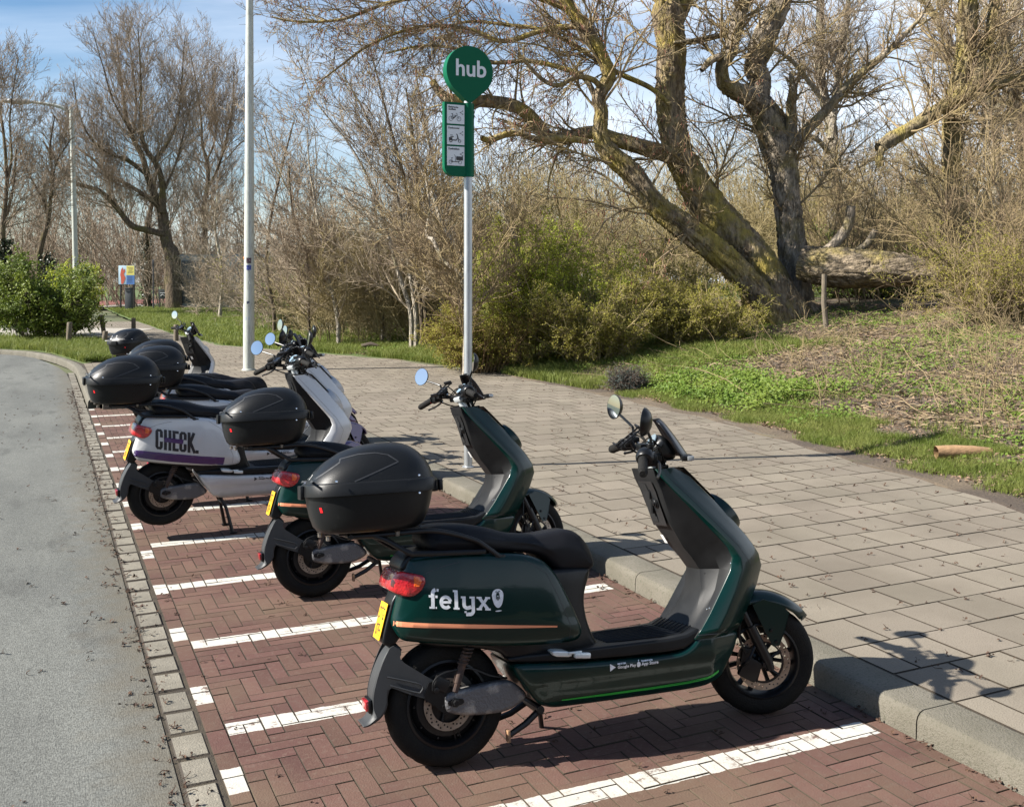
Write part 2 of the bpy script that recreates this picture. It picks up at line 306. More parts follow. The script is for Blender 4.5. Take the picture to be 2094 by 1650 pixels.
# red-brown clinker bricks in herringbone, painted lines worn into them
m_brick = mat('clinker_brick', (0.082, 0.042, 0.034), 0.88, spec=0.25, col2=(0.114, 0.064, 0.049), nscale=2.0, contrast=(.3, .72), bump=0.22, bscale=140, jointdirt=True, rnd=0.15, tint=0.008, col3=(.11, .07, .055), n3=40)
def brick_paint(m):
    t = m.node_tree; b = t.nodes['Principled BSDF']; src = b.inputs['Base Color'].links[0].from_socket; ln = t.links.new
    tc = N(t, 'ShaderNodeTexCoord'); s = N(t, 'ShaderNodeSeparateXYZ'); ln(tc.outputs['Object'], s.inputs[0])
    nz = N(t, 'ShaderNodeTexNoise'); nz.inputs['Scale'].default_value = 22; nz.inputs['Detail'].default_value = 5; ln(tc.outputs['Object'], nz.inputs['Vector'])
    def M(op, a, bb=None, cc=None, clamp=False):
        n = N(t, 'ShaderNodeMath', operation=op); n.use_clamp = clamp
        for i, q in enumerate((a, bb, cc)):
            if q is None: continue
            if hasattr(q, 'links'): ln(q, n.inputs[i])
            else: n.inputs[i].default_value = q
        return n.outputs[0]
    jit = M('MULTIPLY_ADD', nz.outputs['Fac'], 0.022, -0.011)
    u = M('ADD', s.outputs['Y'], jit); v = M('ADD', s.outputs['X'], jit)
    def band(x, lo, hi): return M('MULTIPLY', M('GREATER_THAN', x, lo), M('LESS_THAN', x, hi))
    us = M('MULTIPLY_ADD', s.outputs['X'], 0.012, u)
    # parking lines
    w = M('SUBTRACT', M('MODULO', M('ADD', M('DIVIDE', M('SUBTRACT', us, 3.05), 1.0115), 20.5), 1.0), 0.5)
    line = M('MULTIPLY', M('LESS_THAN', M('ABSOLUTE', w), 0.056), M('MULTIPLY', band(v, 0.65, 2.95), band(u, 2.5, 15.1)))
    w2 = M('SUBTRACT', M('MODULO', M('ADD', M('DIVIDE', M('SUBTRACT', u, 3.63), 0.81), 20.5), 1.0), 0.5)
    stub = M('MULTIPLY', M('LESS_THAN', M('ABSOLUTE', w2), 0.12), M('MULTIPLY', M('LESS_THAN', s.outputs['X'], 0.651), M('LESS_THAN', u, 15.1)))
    pm = M('MAXIMUM', line, stub)
    wn = N(t, 'ShaderNodeTexNoise'); wn.inputs['Scale'].default_value = 9; wn.inputs['Detail'].default_value = 12; wn.inputs['Roughness'].default_value = .78; ln(tc.outputs['Object'], wn.inputs['Vector'])
    wr = N(t, 'ShaderNodeMapRange'); wr.inputs['From Min'].default_value = 0.62; wr.inputs['From Max'].default_value = 0.55; ln(wn.outputs['Fac'], wr.inputs['Value'])
    geo = N(t, 'ShaderNodeNewGeometry'); nn = N(t, 'ShaderNodeSeparateXYZ'); ln(geo.outputs['True Normal'], nn.inputs[0])
    fac = M('MULTIPLY', M('MULTIPLY', pm, wr.outputs['Result']), M('GREATER_THAN', nn.outputs['Z'], 0.9))
    pc = N(t, 'ShaderNodeMix', data_type='RGBA'); pc.inputs['A'].default_value = (0.52, 0.51, 0.47, 1); pc.inputs['B'].default_value = (0.38, 0.36, 0.31, 1); ln(nz.outputs['Fac'], pc.inputs['Factor'])
    x = N(t, 'ShaderNodeMix', data_type='RGBA'); ln(fac, x.inputs['Factor']); ln(src, x.inputs['A']); ln(pc.outputs['Result'], x.inputs['B'])
    # dusty, mossy patches
    dn = N(t, 'ShaderNodeTexNoise'); dn.inputs['Scale'].default_value = 1.6; dn.inputs['Detail'].default_value = 7; ln(tc.outputs['Object'], dn.inputs['Vector'])
    dr = N(t, 'ShaderNodeMapRange'); dr.inputs['From Min'].default_value = 0.44; dr.inputs['From Max'].default_value = 0.68; dr.inputs['To Max'].default_value = 0.5; ln(dn.outputs['Fac'], dr.inputs['Value'])
    dd = M('MULTIPLY', dr.outputs['Result'], M('SUBTRACT', 1.0, M('MULTIPLY', fac, 0.75)))
    y = N(t, 'ShaderNodeMix', data_type='RGBA'); y.inputs['B'].default_value = (0.13, 0.095, 0.062, 1); ln(dd, y.inputs['Factor']); ln(x.outputs['Result'], y.inputs['A'])
    ln(y.outputs['Result'], b.inputs['Base Color'])
brick_paint(m_brick)
rects = []
w_, v0, v1, u0, u1 = 0.0685, 0.652, 3.03, -1.2, 15.05
for i in range(-2, 35):
    for j in range(-2, 238):
        d = (i-j) % 6
        if d == 0: q = (max(v0, v0+i*w_), u0+j*w_, v0+(i+3)*w_, u0+(j+1)*w_)
        elif d == 5: q = (v0+i*w_ if i >= 0 else v0+9, u0+j*w_, v0+(i+1)*w_, u0+(j+3)*w_)
        else: continue
        q = (q[0], q[1], min(q[2], v1-0.07), min(q[3], u1))
        if q[2]-q[0] > 0.02 and q[3]-q[1] > 0.02: rects.append(q)
u = -1.2
while u < 15.0:
    rects.append((0.574, u, 0.650, u+0.2)); rects.append((v1-0.068, u, v1, u+0.2)); u += 0.2025
pavers('brick_paving', rects, m_brick, gap=0.0013, bev=0.0016, zr=0.0008, tilt=0.004)
# gutter of concrete setts
m_gut = mat('gutter_concrete', (0.185, 0.168, 0.133), 0.9, col2=(0.135, 0.122, 0.095), nscale=6, bump=0.35, bscale=130, jointdirt=True, rnd=0.14, col3=(0.2, 0.18, 0.14), n3=40)
rects = []; u = -1.2
while u < 21: rects.append((0.436, u, 0.568, u+0.213)); u += 0.2205
pavers('gutter', rects, m_gut, z0=0.002, gap=0.006, bev=0.008, zr=0.0015, tilt=0.008)
# sidewalk slabs, running bond
m_tile = mat('concrete_slab', (0.192, 0.166, 0.130), 0.93, spec=0.22, col2=(0.150, 0.129, 0.100), nscale=1.3, contrast=(.40, .66), bump=0.22, bscale=150, jointdirt=True, rnd=0.10, col3=(0.120, 0.102, 0.078), n3=150, tint=0.004)
rects = []; row = 0; u = -1.5
while u < 44:
    lo = 3.25 if u < 15.0 else 0.75
    if u > 22.6: lo = 1.5
    v = lo-(0.156 if row % 2 else 0.0)-rng.uniform(0, .012)
    while v < vedge(u)+0.5:
        a = max(v, lo); b = v+0.3125
        if b-a > 0.04: rects.append((a, u, b, u+0.3095))
        v += 0.3155
    u += 0.3125; row += 1
pavers('sidewalk', rects, m_tile, z0=0.1, gap=0.0034, bev=0.0016, zr=0.0006, tilt=0.0016)
g = G()
g.add([(3.2, -2, 0.0965), (9, -2, 0.0965), (9, 15, 0.0965), (3.2, 15, 0.0965)], [(0, 1, 2, 3)]); g.add([(0.6, 15, 0.096), (9, 15, 0.096), (9, 22.6, 0.096), (0.6, 22.6, 0.096)], [(0, 1, 2, 3)]); g.add([(1.4, 22.6, 0.0962), (6, 22.6, 0.0962), (6, 44, 0.0962), (1.4, 44, 0.0962)], [(0, 1, 2, 3)])
o = g.build('sidewalk_bed', m_joint, smooth=False, kind='structure'); o.rotation_euler[2] = GA
# kerb stones
m_kerb = mat('kerb_concrete', (0.148, 0.134, 0.105), 0.88, col2=(0.108, 0.098, 0.072), nscale=4, bump=0.5, bscale=170, rnd=0.08, col3=(0.085, 0.08, 0.055), n3=90)
def kerb(path, wid, name):
    g = G()
    for k in range(len(path)-1):
        (v0, u0), (v1, u1) = path[k], path[k+1]; a = Vector((v0, u0)); b = Vector((v1, u1)); d = b-a; n = max(1, round(d.length/1.0)); nn = Vector((-d.y, d.x)).normalized()*-1
        for i in range(n):
            p = a+d*(i/n)+d.normalized()*0.003; q = a+d*((i+1)/n)-d.normalized()*0.003
            prof = [(0, -.03), (0.004, 0.066), (0.010, 0.083), (0.022, 0.096), (0.040, 0.103), (wid-0.01, 0.103), (wid-.003, 0.098), (wid-.003, -.03)]
            g.grid([[(c.x+nn.x*s_, c.y+nn.y*s_, z) for s_, z in prof] for c in (p, q)], cap0=True, cap1=True)
    o = g.build(name, m_kerb, ang=24, kind='structure'); o.rotation_euler[2] = GA; return o
kerb([(3.035, -2.2), (3.035, 15.02)], 0.205, 'kerb')
kerb([(0.575, 15.25), (0.58, 20.6)], 0.16, 'kerb_far')
kerb([(3.035, 15.03), (0.75, 15.03)][::-1], 0.16, 'kerb_end')
kl = [(0.58, 20.6), (0.56, 21.5), (0.47, 22.6), (0.28, 23.9), (0.02, 25.2), (-0.35, 26.3), (-0.9, 27.2), (-1.7, 28.1), (-2.9, 29.0), (-5, 29.8), (-9, 30.3), (-20, 30.6)]
kerb(kl, 0.14, 'kerb_curve')
# verge: soil and grass ground
m_verge = mat('verge_soil', (0.062, 0.046, 0.033), 1.0, col2=(0.13, 0.098, 0.062), nscale=1.3, contrast=(.4, .68), bump=1.0, bscale=38)
def verge_green(m):
    t = m.node_tree; b = t.nodes['Principled BSDF']; src = b.inputs['Base Color'].links[0].from_socket; ln = t.links.new
    tc = N(t, 'ShaderNodeTexCoord'); s = N(t, 'ShaderNodeSeparateXYZ'); ln(tc.outputs['Object'], s.inputs[0])
    n = N(t, 'ShaderNodeTexNoise'); n.inputs['Scale'].default_value = 0.8; n.inputs['Detail'].default_value = 8; ln(tc.outputs['Object'], n.inputs['Vector'])
    mr = N(t, 'ShaderNodeMapRange'); mr.inputs['From Min'].default_value = 14; mr.inputs['From Max'].default_value = 26; mr.inputs['To Min'].default_value = -0.25; mr.inputs['To Max'].default_value = 0.35; ln(s.outputs['Y'], mr.inputs['Value'])
    a = N(t, 'ShaderNodeMath', operation='ADD'); ln(n.outputs['Fac'], a.inputs[0]); ln(mr.outputs['Result'], a.inputs[1])
    r = N(t, 'ShaderNodeMapRange'); r.inputs['From Min'].default_value = 0.42; r.inputs['From Max'].default_value = 0.62; ln(a.outputs[0], r.inputs['Value'])
    x = N(t, 'ShaderNodeMix', data_type='RGBA'); x.inputs['B'].default_value = (0.065, 0.095, 0.02, 1); ln(r.outputs['Result'], x.inputs['Factor']); ln(src, x.inputs['A']); ln(x.outputs['Result'], b.inputs['Base Color'])
verge_green(m_verge)
ee = np.r_[0, .06, .12, .2, .3, .45, np.arange(.6, 8, .2), np.arange(8, 20, .6), np.arange(20, 60, 3), 80, 140, 300]
uu = np.r_[np.arange(-6, 34, .2), np.arange(34, 70, 1.0), 80, 100, 140, 200, 320]
E_, U_ = np.meshgrid(ee, uu); V_ = vedge(U_)+E_+0.10*wob(U_*1.3, U_*.7+3)*(E_ < 3)-.06
Z_ = verge_z(V_, U_); Z_[:, 0] = 0.085; Z_[:, 1] = 0.108
A = np.stack([V_, U_, Z_], 2).reshape(-1, 3); nE = len(ee); ii = np.arange(len(uu)-1)[:, None]*nE+np.arange(nE-1)[None]
F = np.stack([ii, ii+1, ii+nE+1, ii+nE], 2).reshape(-1, 4)
o = big_mesh('verge', A, F, m_verge, smooth=True, kind='structure'); o.rotation_euler[2] = GA
# grass island left of the footpath at the bend
def patch(name, poly_in, poly_out, z, m):
    a = np.array(poly_in, float); b = np.array(poly_out, float); n = len(a); K = 12; V = []
    for k in range(K+1):
        q = a+(b-a)*k/K; zz = z+0.03*math.sin(math.pi*k/K)+0.02*wob(q[:, 0]*2, q[:, 1]); V.append(np.column_stack([q, zz]))
    V = np.vstack(V); F = np.array([(k*n+i, k*n+i+1, (k+1)*n+i+1, (k+1)*n+i) for k in range(K) for i in range(n-1)])
    o = big_mesh(name, V, F, m, smooth=True, kind='structure'); o.rotation_euler[2] = GA; return o
m_grassg = mat('grass_ground', (0.065, 0.10, 0.02), 1.0, col2=(0.10, 0.115, 0.035), nscale=1.5, bump=0.8, bscale=60)
patch('grass_island', [(0.75, 22.0), (0.45, 23.8), (0.19, 25.2), (-.2, 26.4), (-.78, 27.3), (-1.6, 28.2), (-2.8, 29.15), (-5, 29.95), (-9, 30.45), (-20, 30.75)], [(1.5, 22.6), (1.52, 24), (1.52, 26), (1.5, 28), (1.45, 30), (1.2, 32), (0.2, 34), (-4, 35), (-9, 35.5), (-20, 36)], 0.1, m_grassg)
m_path = mat('path_grey', (0.32, 0.29, 0.25), 0.9, col2=(0.26, 0.24, 0.2), nscale=2)
patch('footpath', [(1.5, 31.9), (0.2, 34.05), (-4, 35.05), (-9, 35.55), (-20, 36.05), (-50, 36.5)], [(3.9, 38), (1, 39.5), (-4, 40.5), (-9, 41), (-20, 41.5), (-50, 42)], 0.09, m_path)
m_cycle = mat('cycle_path_red', (0.33, 0.13, 0.10), 0.9, col2=(0.27, 0.11, 0.09), nscale=1.0)
g = G(); g.add([tuple(wp(px, py, Y)[:2])+(z,) for px, py, Y, z in ((188, 0, 66, .16), (196, 0, 80, .16), (345, 0, 93, .17), (372, 0, 76, .17))], [(0, 1, 2, 3)])
o = g.build('cycle_path', m_cycle, smooth=False, kind='structure')
g = G(); a = wp(190, 0, 61); b = wp(196, 0, 65.8); c = wp(372, 0, 75.8); d = wp(366, 0, 72)
g.add([(a[0], a[1], .155), (d[0], d[1], .165), (c[0], c[1], .165), (b[0], b[1], .155)], [(0, 1, 2, 3)]); g.build('path_edge', m_path, smooth=False, kind='structure')
# ------------------------------------------------------------------ electric scooters
def plastic(name, col, rough=0.42, c2=None): return mat(name, col, rough, spec=0.32, col2=c2 or tuple(c*1.35+0.002 for c in col), nscale=7, contrast=(.4, .8), bump=0.05, bscale=500)
M = {}
M['black'] = plastic('black_plastic', (0.0045, 0.005, 0.0055), 0.34)
M['grain'] = mat('grained_black_plastic', (0.0055, 0.006, 0.0065), 0.40, spec=0.26, col2=(.008, .0085, .009), nscale=7, bump=.06, bscale=600, col3=(.022, .022, .021), n3=26, c3=(.62, .78), detail=9)
M['grey'] = plastic('grey_mudguard_plastic', (0.032, 0.034, 0.036), 0.5, (0.045, 0.047, 0.049))
M['green'] = mat('dark_green_paint', (0.0, 0.0150, 0.0125), 0.3, spec=0.25, coat=0.3, col2=(0.0, 0.019, 0.0155), nscale=3, col3=(.014, .02, .016), n3=34, c3=(.66, .8), detail=10)
M['white'] = mat('white_paint', (0.50, 0.51, 0.52), 0.32, spec=0.5, coat=0.6, col2=(0.44, 0.445, 0.45), nscale=4, col3=(.3, .29, .27), n3=40, c3=(.66, .76), detail=10)
M['purple'] = mat('purple_paint', (0.035, 0.008, 0.095), 0.3, coat=0.8, col2=(0.045, 0.012, 0.11), nscale=3)
M['orange'] = mat('salmon_stripe', (0.72, 0.27, 0.14), 0.45)
M['lime'] = mat('bright_green_stripe', (0.03, 0.36, 0.05), 0.4)
M['decal'] = mat('white_lettering', (0.80, 0.82, 0.84), 0.45, col2=(0.62, 0.64, 0.66), nscale=80)
M['ink'] = mat('black_lettering', (0.015, 0.015, 0.02), 0.4)
M['seat'] = mat('seat_vinyl', (0.0045, 0.0045, 0.006), 0.55, spec=0.25, bump=0.15, bscale=420)
M['rubber'] = mat('tyre_rubber', (0.006, 0.006, 0.006), 0.8, spec=0.2, col2=(0.013, 0.012, 0.010), nscale=9, bump=0.3, bscale=160)
M['rim'] = mat('black_alloy', (0.006, 0.006, 0.0065), 0.42, spec=0.35)
M['steel'] = mat('brake_steel', (0.34, 0.30, 0.26), 0.42, 0.85, col2=(0.22, 0.18, 0.14), nscale=20)
M['alloy'] = mat('swingarm_alloy', (0.11, 0.11, 0.115), 0.5, 0.5, col2=(0.26, 0.25, 0.235), nscale=11, contrast=(.5, .60), bump=0.3, bscale=120)
M['chrome'] = mat('bright_metal', (0.75, 0.76, 0.78), 0.18, 1.0)
M['peg'] = mat('footpeg_alloy', (0.62, 0.66, 0.66), 0.35, 0.4)
M['rust'] = mat('rusty_steel', (0.10, 0.055, 0.035), 0.8, 0.2, col2=(0.03, 0.025, 0.025), nscale=30)
M['red'] = mat('red_lens', (0.55, 0.012, 0.015), 0.12, spec=0.6, coat=1.0, col2=(0.22, 0.01, 0.02), nscale=18, bump=0.25, bscale=120)
M['amber'] = mat('amber_lens', (0.75, 0.12, 0.01), 0.12, spec=0.6, coat=1.0, bump=0.35, bscale=220)
M['plate'] = mat('plate_yellow', (0.88, 0.47, 0.015), 0.45)
M['glass'] = mat('mirror_glass', (0.50, 0.56, 0.62), 0.03, 1.0)
M['screen'] = mat('dash_screen', (0.22, 0.30, 0.36), 0.15, spec=0.8, coat=1.0)  # pale blue base colour stands in for sky reflected in the screen
M['lamp'] = mat('headlight_lens', (0.25, 0.27, 0.28), 0.08, spec=0.8, coat=1.0)
M['redp'] = mat('red_button', (0.7, 0.01, 0.015), 0.4)
M['sticker'] = mat('white_sticker', (0.75, 0.74, 0.72), 0.4)
STQ = Vector((1.33, 0, 0.2)); STA = Vector((-0.434, 0, 0.90)).normalized()
def steer_mx(th): return Matrix.Translation(STQ) @ Matrix.Rotation(th, 4, STA) @ Matrix.Translation(-STQ)
def ip(x, xs, ys): return float(np.interp(x, xs, ys))
REAR_AX = (0.02, 0, 0.222); FRONT_AX = (1.345, 0, 0.222); TR = 0.222
def wheel(name, ax, root, front):
    cx, _, cz = ax; c = Vector(ax); g = G(); w = 0.052 if front else 0.058; ri = 0.148
    prof = []
    for a in np.linspace(-1, 1, 17):
        th = a*math.radians(118); prof.append((ri+0.012+(TR-ri-.012)*0.5*(1+math.cos(th*0.98))**1.0*1.0 if False else ri+(TR-ri)*max(0, math.cos(a*1.5))**0.42, w*math.sin(a*1.35)/math.sin(1.35)))
    prof = [(ri-.004, -w*.80), (ri+.004, -w*.90)]+prof+[(ri+.004, w*.90), (ri-.004, w*.80)]
    rings = []; seg = 96
    for k in range(seg):
        t = 2*math.pi*k/seg; ring = []
        for i, (r, h) in enumerate(prof):
            ah = abs(i-10); s_ = (k % 4); gro = 0.0035 if (ah in (1, 2, 3, 4) and ((k+ah+(1 if i < 10 else 3)) % 8 in (0, 1))) else 0.0
            rr = r-gro-(0.003 if i == 10 else 0); ring.append((cx+rr*math.cos(t), h, cz+rr*math.sin(t)))
        rings.append(ring)
    g.grid(rings, close_u=True, close_v=False); tyre = None
    rimg = G(); axv = (0, 1, 0)
    rimg.lathe([(ri+.004, -w*.93), (ri-.004, -w*.98), (ri-.010, -w*.85), (ri-.016, -w*.5), (ri-.018, 0), (ri-.016, w*.5), (ri-.010, w*.85), (ri-.004, w*.98), (ri+.004, w*.93)], c, axv, 64)
    root_w = rimg
    if front:
        rimg.lathe([(0.0, -.034), (.030, -.034), (.033, -.02), (.033, .02), (.030, .034), (0.0, .034)], c, axv, 24)
        for k in range(12):
            a = 2*math.pi*(k//2)/6+(0.13 if k % 2 else -0.13); a2 = 2*math.pi*(k//2)/6+(0.20 if k % 2 else -0.20)
            p = c+Vector((math.cos(a)*.026, 0, math.sin(a)*.026)); q = c+Vector((math.cos(a2)*(ri-.012), 0, math.sin(a2)*(ri-.012)))
            rimg.tube([p, (p+q)/2, q], [.010, .0085, .011], 6)
    else:
        rimg.lathe([(0.0, -.040), (.070, -.042), (.112, -.036), (.118, -.030), (ri-.016, -.018), (ri-.016, .018), (.118, .030), (.112, .036), (0.0, .042)], c, axv, 64)
        for k in range(10):
            a = 2*math.pi*k/10; p = c+Vector((math.cos(a)*.12, -.030, math.sin(a)*.12)); rimg.lathe([(0, -.006), (.004, -.006), (.004, .003)], p, axv, 8)
        for a in (-1.35, -1.2): rimg.tube([c+Vector((math.cos(a)*.085, -.041, math.sin(a)*.085)), c+Vector((math.cos(a)*.135, -.03, math.sin(a)*.135))], .004, 5)
    wh = rimg.build(name, M['rim'], root)
    g.build('tyre', M['rubber'], wh)
    # drilled brake disc
    d = G(); y = -.060 if front else -.056; r0, r1 = (.083, .110) if front else (.062, .090)
    n = 40
    def P(r, a, yy): return (cx+r*math.cos(a), yy, cz+r*math.sin(a))
    m_ = (r0+r1)/2; hr = .0032
    for yy in (y, y+.004):
        for k in range(n):
            a0 = 2*math.pi*k/n; a1 = 2*math.pi*(k+1)/n; am = (a0+a1)/2; rh = m_+(.006 if k % 3 == 0 else (-.006 if k % 3 == 1 else 0)); da = hr/rh
            o_ = [P(r0, a0, yy), P(r0, a1, yy), P(r1, a1, yy), P(r1, a0, yy)]; h_ = [P(rh-hr, am-da, yy), P(rh-hr, am+da, yy), P(rh+hr, am+da, yy), P(rh+hr, am-da, yy)]
            d.add(o_+h_, [(0, 1, 5, 4), (1, 2, 6, 5), (2, 3, 7, 6), (3, 0, 4, 7)])
    d.lathe([(r1, y), (r1, y+.004)], (cx, 0, cz), axv, n); d.lathe([(r0, y), (r0, y+.004)], (cx, 0, cz), axv, n)
    d.build('brake_disc', M['steel'], wh, smooth=False)
    cg = G()
    for k in range(5):
        a = 2*math.pi*k/5+.3; cg.tube([P(.02, a, y+.006), P(r0+.004, a+.25, y+.005)], .006, 5)
    cg.lathe([(.0, y-.004), (.022, y-.004), (.026, y+.01)], (cx, 0, cz), axv, 16)
    if front: cg.lathe([(r0-.001, y+.001), (r0-.008, y+.001), (r0-.008, y+.006), (r0-.001, y+.006)], (cx, 0, cz), axv, 40)
    cg.build('disc_carrier', M['rim'], wh)
    return wh
def felyx_logo():
    """slab-serif lettering drawn as strokes; unit = x-height"""
    S = []
    w = .27
    def arc(cx, cy, rx, ry, a0, a1, n=14): return [(cx+rx*math.cos(R(a0+(a1-a0)*i/n)), cy+ry*math.sin(R(a0+(a1-a0)*i/n))) for i in range(n+1)]
    # f
    S += [([(.33, .0), (.33, 1.1)]+arc(.58, 1.13, .25, .27, 175, 95, 6), w), ([(.64, 1.40), (.80, 1.37)], .2), ([(.02, .92), (.42, .92)], .17), ([(.52, .90), (.70, .90)], .19), ([(.06, .07), (.46, .07)], .15), ([(.53, .07), (.62, .07)], .14)]
    # e
    S += [(arc(1.32, .5, .36, .40, 12, 318, 26), .25), ([(1.0, .50), (1.72, .52)], .19)]
    # l
    S += [([(2.12, .0), (2.12, 1.44)], w), ([(1.90, .07), (2.36, .07)], .15), ([(1.88, 1.37), (2.2, 1.37)], .15)]
    # y
    S += [([(2.72, 1.0), (2.72, .42)]+arc(2.98, .38, .26, .25, 180, 290, 8)+[(3.28, .22)], w), ([(3.44, 1.0), (3.44, -.02)]+arc(3.16, -.06, .28, .27, 0, -90, 8)+[(2.86, -.34)], w), ([(2.48, .93), (2.86, .93)], .15), ([(3.16, .93), (3.58, .93)], .15), ([(2.82, -.24), (2.82, -.1)], .17)]
    # x
    S += [([(3.92, .95), (4.62, .05)], .25), ([(4.58, .95), (3.90, .05)], .22), ([(3.72, .93), (4.14, .93)], .15), ([(4.40, .93), (4.80, .93)], .15), ([(3.70, .07), (4.12, .07)], .15), ([(4.38, .07), (4.82, .07)], .15)]
    return S
def build_scooter(style, label, group):
    """x forward, y left, z up; origin where the rear tyre meets the ground"""
    col = M['green'] if style == 'green' else M['white']
    root = empty('electric_scooter', label, 'scooter', group=group)
    st = []   # parts that turn with the handlebar
    wheel('rear_wheel', REAR_AX, root, False)
    fw = wheel('front_wheel', FRONT_AX, root, True); st.append(fw)
    # ---- rear body
    def Wb(x, z): return ip(x, [-.19, -.14, -.06, .06, .25, .45, .53], [.088, .112, .138, .158, .172, .172, .160])-0.10*max(0, .53-z)**1.1*1.2-0.10*max(0, z-.62)
    body_o = [(-.122, .757), (-.03, .762), (.10, .752), (.205, .742), (.32, .728), (.39, .698), (.43, .650), (.455, .60), (.49, .53), (.520, .46), (.527, .425), (.510, .402), (.46, .398), (.326, .403), (.137, .422), (-.10, .455), (-.146, .463), (-.165, .49), (-.183, .525), (-.175, .56), (-.155, .62), (-.145, .70)]
    def crease(p):
        x, y, z = p; s = 1 if y > 0 else -1
        zc = .515-.10*(x+.17)
        d = z-zc; y = abs(y)
        y += 0.006*math.exp(-(d/.03)**2)
        # swept facet at the front of the panel
        f = (x-.36)-(.74-z)*.42
        if f > -.02: y -= 0.10*(f+.02)
        return (x, s*y, z)
    g = G(); slab(g, body_o, Wb, [(-.08, .60), (.12, .58), (.40, .50)], rad=.026, N_=120, it=2, bulge=.008, post=crease, steps=4)
    body = g.build('rear_body', col, root, ang=60); bv = bvh_of(body)
    if style == 'green':
        g = G(); P = dens([(-.176, .527), (.05, .503), (.411, .466)], .012); wd = np.interp(P[:, 0], [-.176, .1, .411], [.0175, .0145, .006]); V, F = wide(P, wd, 4); decal(g, V, F, bv); V2 = V.copy(); decal(g, V2, F, bv, side=1)
        build_lr(g, 'side_stripe', M['orange'], body, smooth=False, weld=False, recalc=False)
        # wordmark and pin
        s = .0457; ox, oz = -.0595, .5735; tx = np.array([1, -.115]); tz = np.array([.02, 1.0])
        g = G(); k = 0
        for pts, w in felyx_logo():
            V, F = ribbon(dens(pts, .12), w); V = np.array([ox, oz])+V[:, :1]*s*tx+V[:, 1:]*s*tz
            for sd in (-1, 1):
                VV = V.copy()
                if sd == 1: VV[:, 0] = (2*ox+4.8*s)-VV[:, 0]-.0; VV[:, 1] = VV[:, 1]
                decal(g, VV, F, bv, side=sd, off=.0012+.00012*k)
            k += 1
        build_lr(g, 'wordmark', M['decal'], body, smooth=False, weld=False, recalc=False)
        g = G(); cx, cz = .1895, .5985; r = .0212; pts = []
        for i in range(40):
            a = -math.pi/2+2*math.pi*i/40; q = (math.cos(a)*r, math.sin(a)*r)
            if q[1] < -.004: q = (q[0], -.004-(abs(q[1])-.004)*2.35)
            pts.append(q)
        V = [(cx, cz)]; F = [(0, 1+i, 1+(i+1) % 40) for i in range(40)]
        for q_ in (.25, .5, .75, 1.0): V += [(cx+a*q_, cz+b*q_) for a, b in pts]
        for q_ in range(3): F += [(1+q_*40+i, 1+q_*40+(i+1) % 40, 41+q_*40+(i+1) % 40, 41+q_*40+i) for i in range(40)]
        for sd in (-1, 1): decal(g, V, F, bv, side=sd, off=.003)
        V = [(cx, .5435)]+[(cx+.012*math.cos(a), .5435+.0022*math.sin(a)) for a in np.linspace(0, 6.283, 20, endpoint=False)]
        for sd in (-1, 1): decal(g, V, [(0, 1+i, 1+(i+1) % 20) for i in range(20)], bv, side=sd, off=.003)
        build_lr(g, 'pin_logo', M['decal'], body, smooth=False, weld=False, recalc=False)
        g = G(); k = 0
        for pts, w in (([(-.0092, .0115), (-.004, .0125), (0, .0085), (.004, .0125), (.0092, .0115)], .0022), ([(-.0055, -.014), (-.0045, .002), (-.002, .0085)], .003), ([(.0055, -.014), (.0045, .002), (.002, .0085)], .003), ([(0, -.018), (0, -.005)], .0045), ([(0, -.002), (0, .006)], .005)):
            V, F = ribbon([(cx+a, cz+b) for a, b in pts], w)
            for sd in (-1, 1): decal(g, V, F, bv, side=sd, off=.0042+.0001*k)
            k += 1
        build_lr(g, 'pin_figure', col, body, smooth=False, weld=False, recalc=False)
    else:
        g = G(); P = dens([(-.172, .517), (-.13, .511), (.05, .482), (.25, .453), (.405, .434)], .012); V, F = wide(P, np.interp(P[:, 0], [-.172, -.13, .05, .405], [.042, .050, .056, .056])); decal(g, V, F, bv); decal(g, V, F, bv, side=1)
        build_lr(g, 'side_stripe', M['purple'], body, smooth=False, weld=False, recalc=False)
        g = G(); ox, oz = -.044, .545; h = .136; t = .0185; cw_ = .0465; ST = []
        def Cst(x): return [([(x+cw_-t/2, .60*h), (x+cw_-t/2, h-.018), (x+cw_-.015, h-t/2), (x+.015, h-t/2), (x+t/2, h-.018), (x+t/2, .018), (x+.015, t/2), (x+cw_-.015, t/2), (x+cw_-t/2, .018), (x+cw_-t/2, .40*h)], t)]
        ST += Cst(0); x = .0535; ST += [([(x+t/2, 0), (x+t/2, h)], t), ([(x+cw_-t/2, 0), (x+cw_-t/2, h)], t), ([(x, h/2), (x+cw_, h/2)], t)]
        x = .107; ST += [([(x+t/2, 0), (x+t/2, h)], t), ([(x, h-t/2), (x+.040, h-t/2)], t), ([(x, h/2), (x+.036, h/2)], t), ([(x, t/2), (x+.040, t/2)], t)]
        ST += Cst(.151); x = .204; ST += [([(x+t/2, 0), (x+t/2, h)], t), ([(x+t*.7, h*.42), (x+cw_-t*.3, h)], t), ([(x+t*.9, h*.55), (x+cw_, 0)], t)]; ST += [([(.2565, .011), (.2765, .011)], .022)]
        for k, (pts, w) in enumerate(ST):
            V, F = ribbon(dens(pts, .01), w)
            for sd in (-1, 1):
                x = V[:, 0] if sd < 0 else .2765-V[:, 0]; decal(g, np.column_stack([ox+x, oz+V[:, 1]-.165*x]), F, bv, side=sd, off=.0012+.0001*k)
        build_lr(g, 'wordmark', M['ink'], body, smooth=False, weld=False, recalc=False)
        g = G(); P = dens([(.012, .605), (.132, .585)], .01); V, F = wide(P, .029)
        for sd in (-1, 1): decal(g, V, F, bv, side=sd, off=.0036)
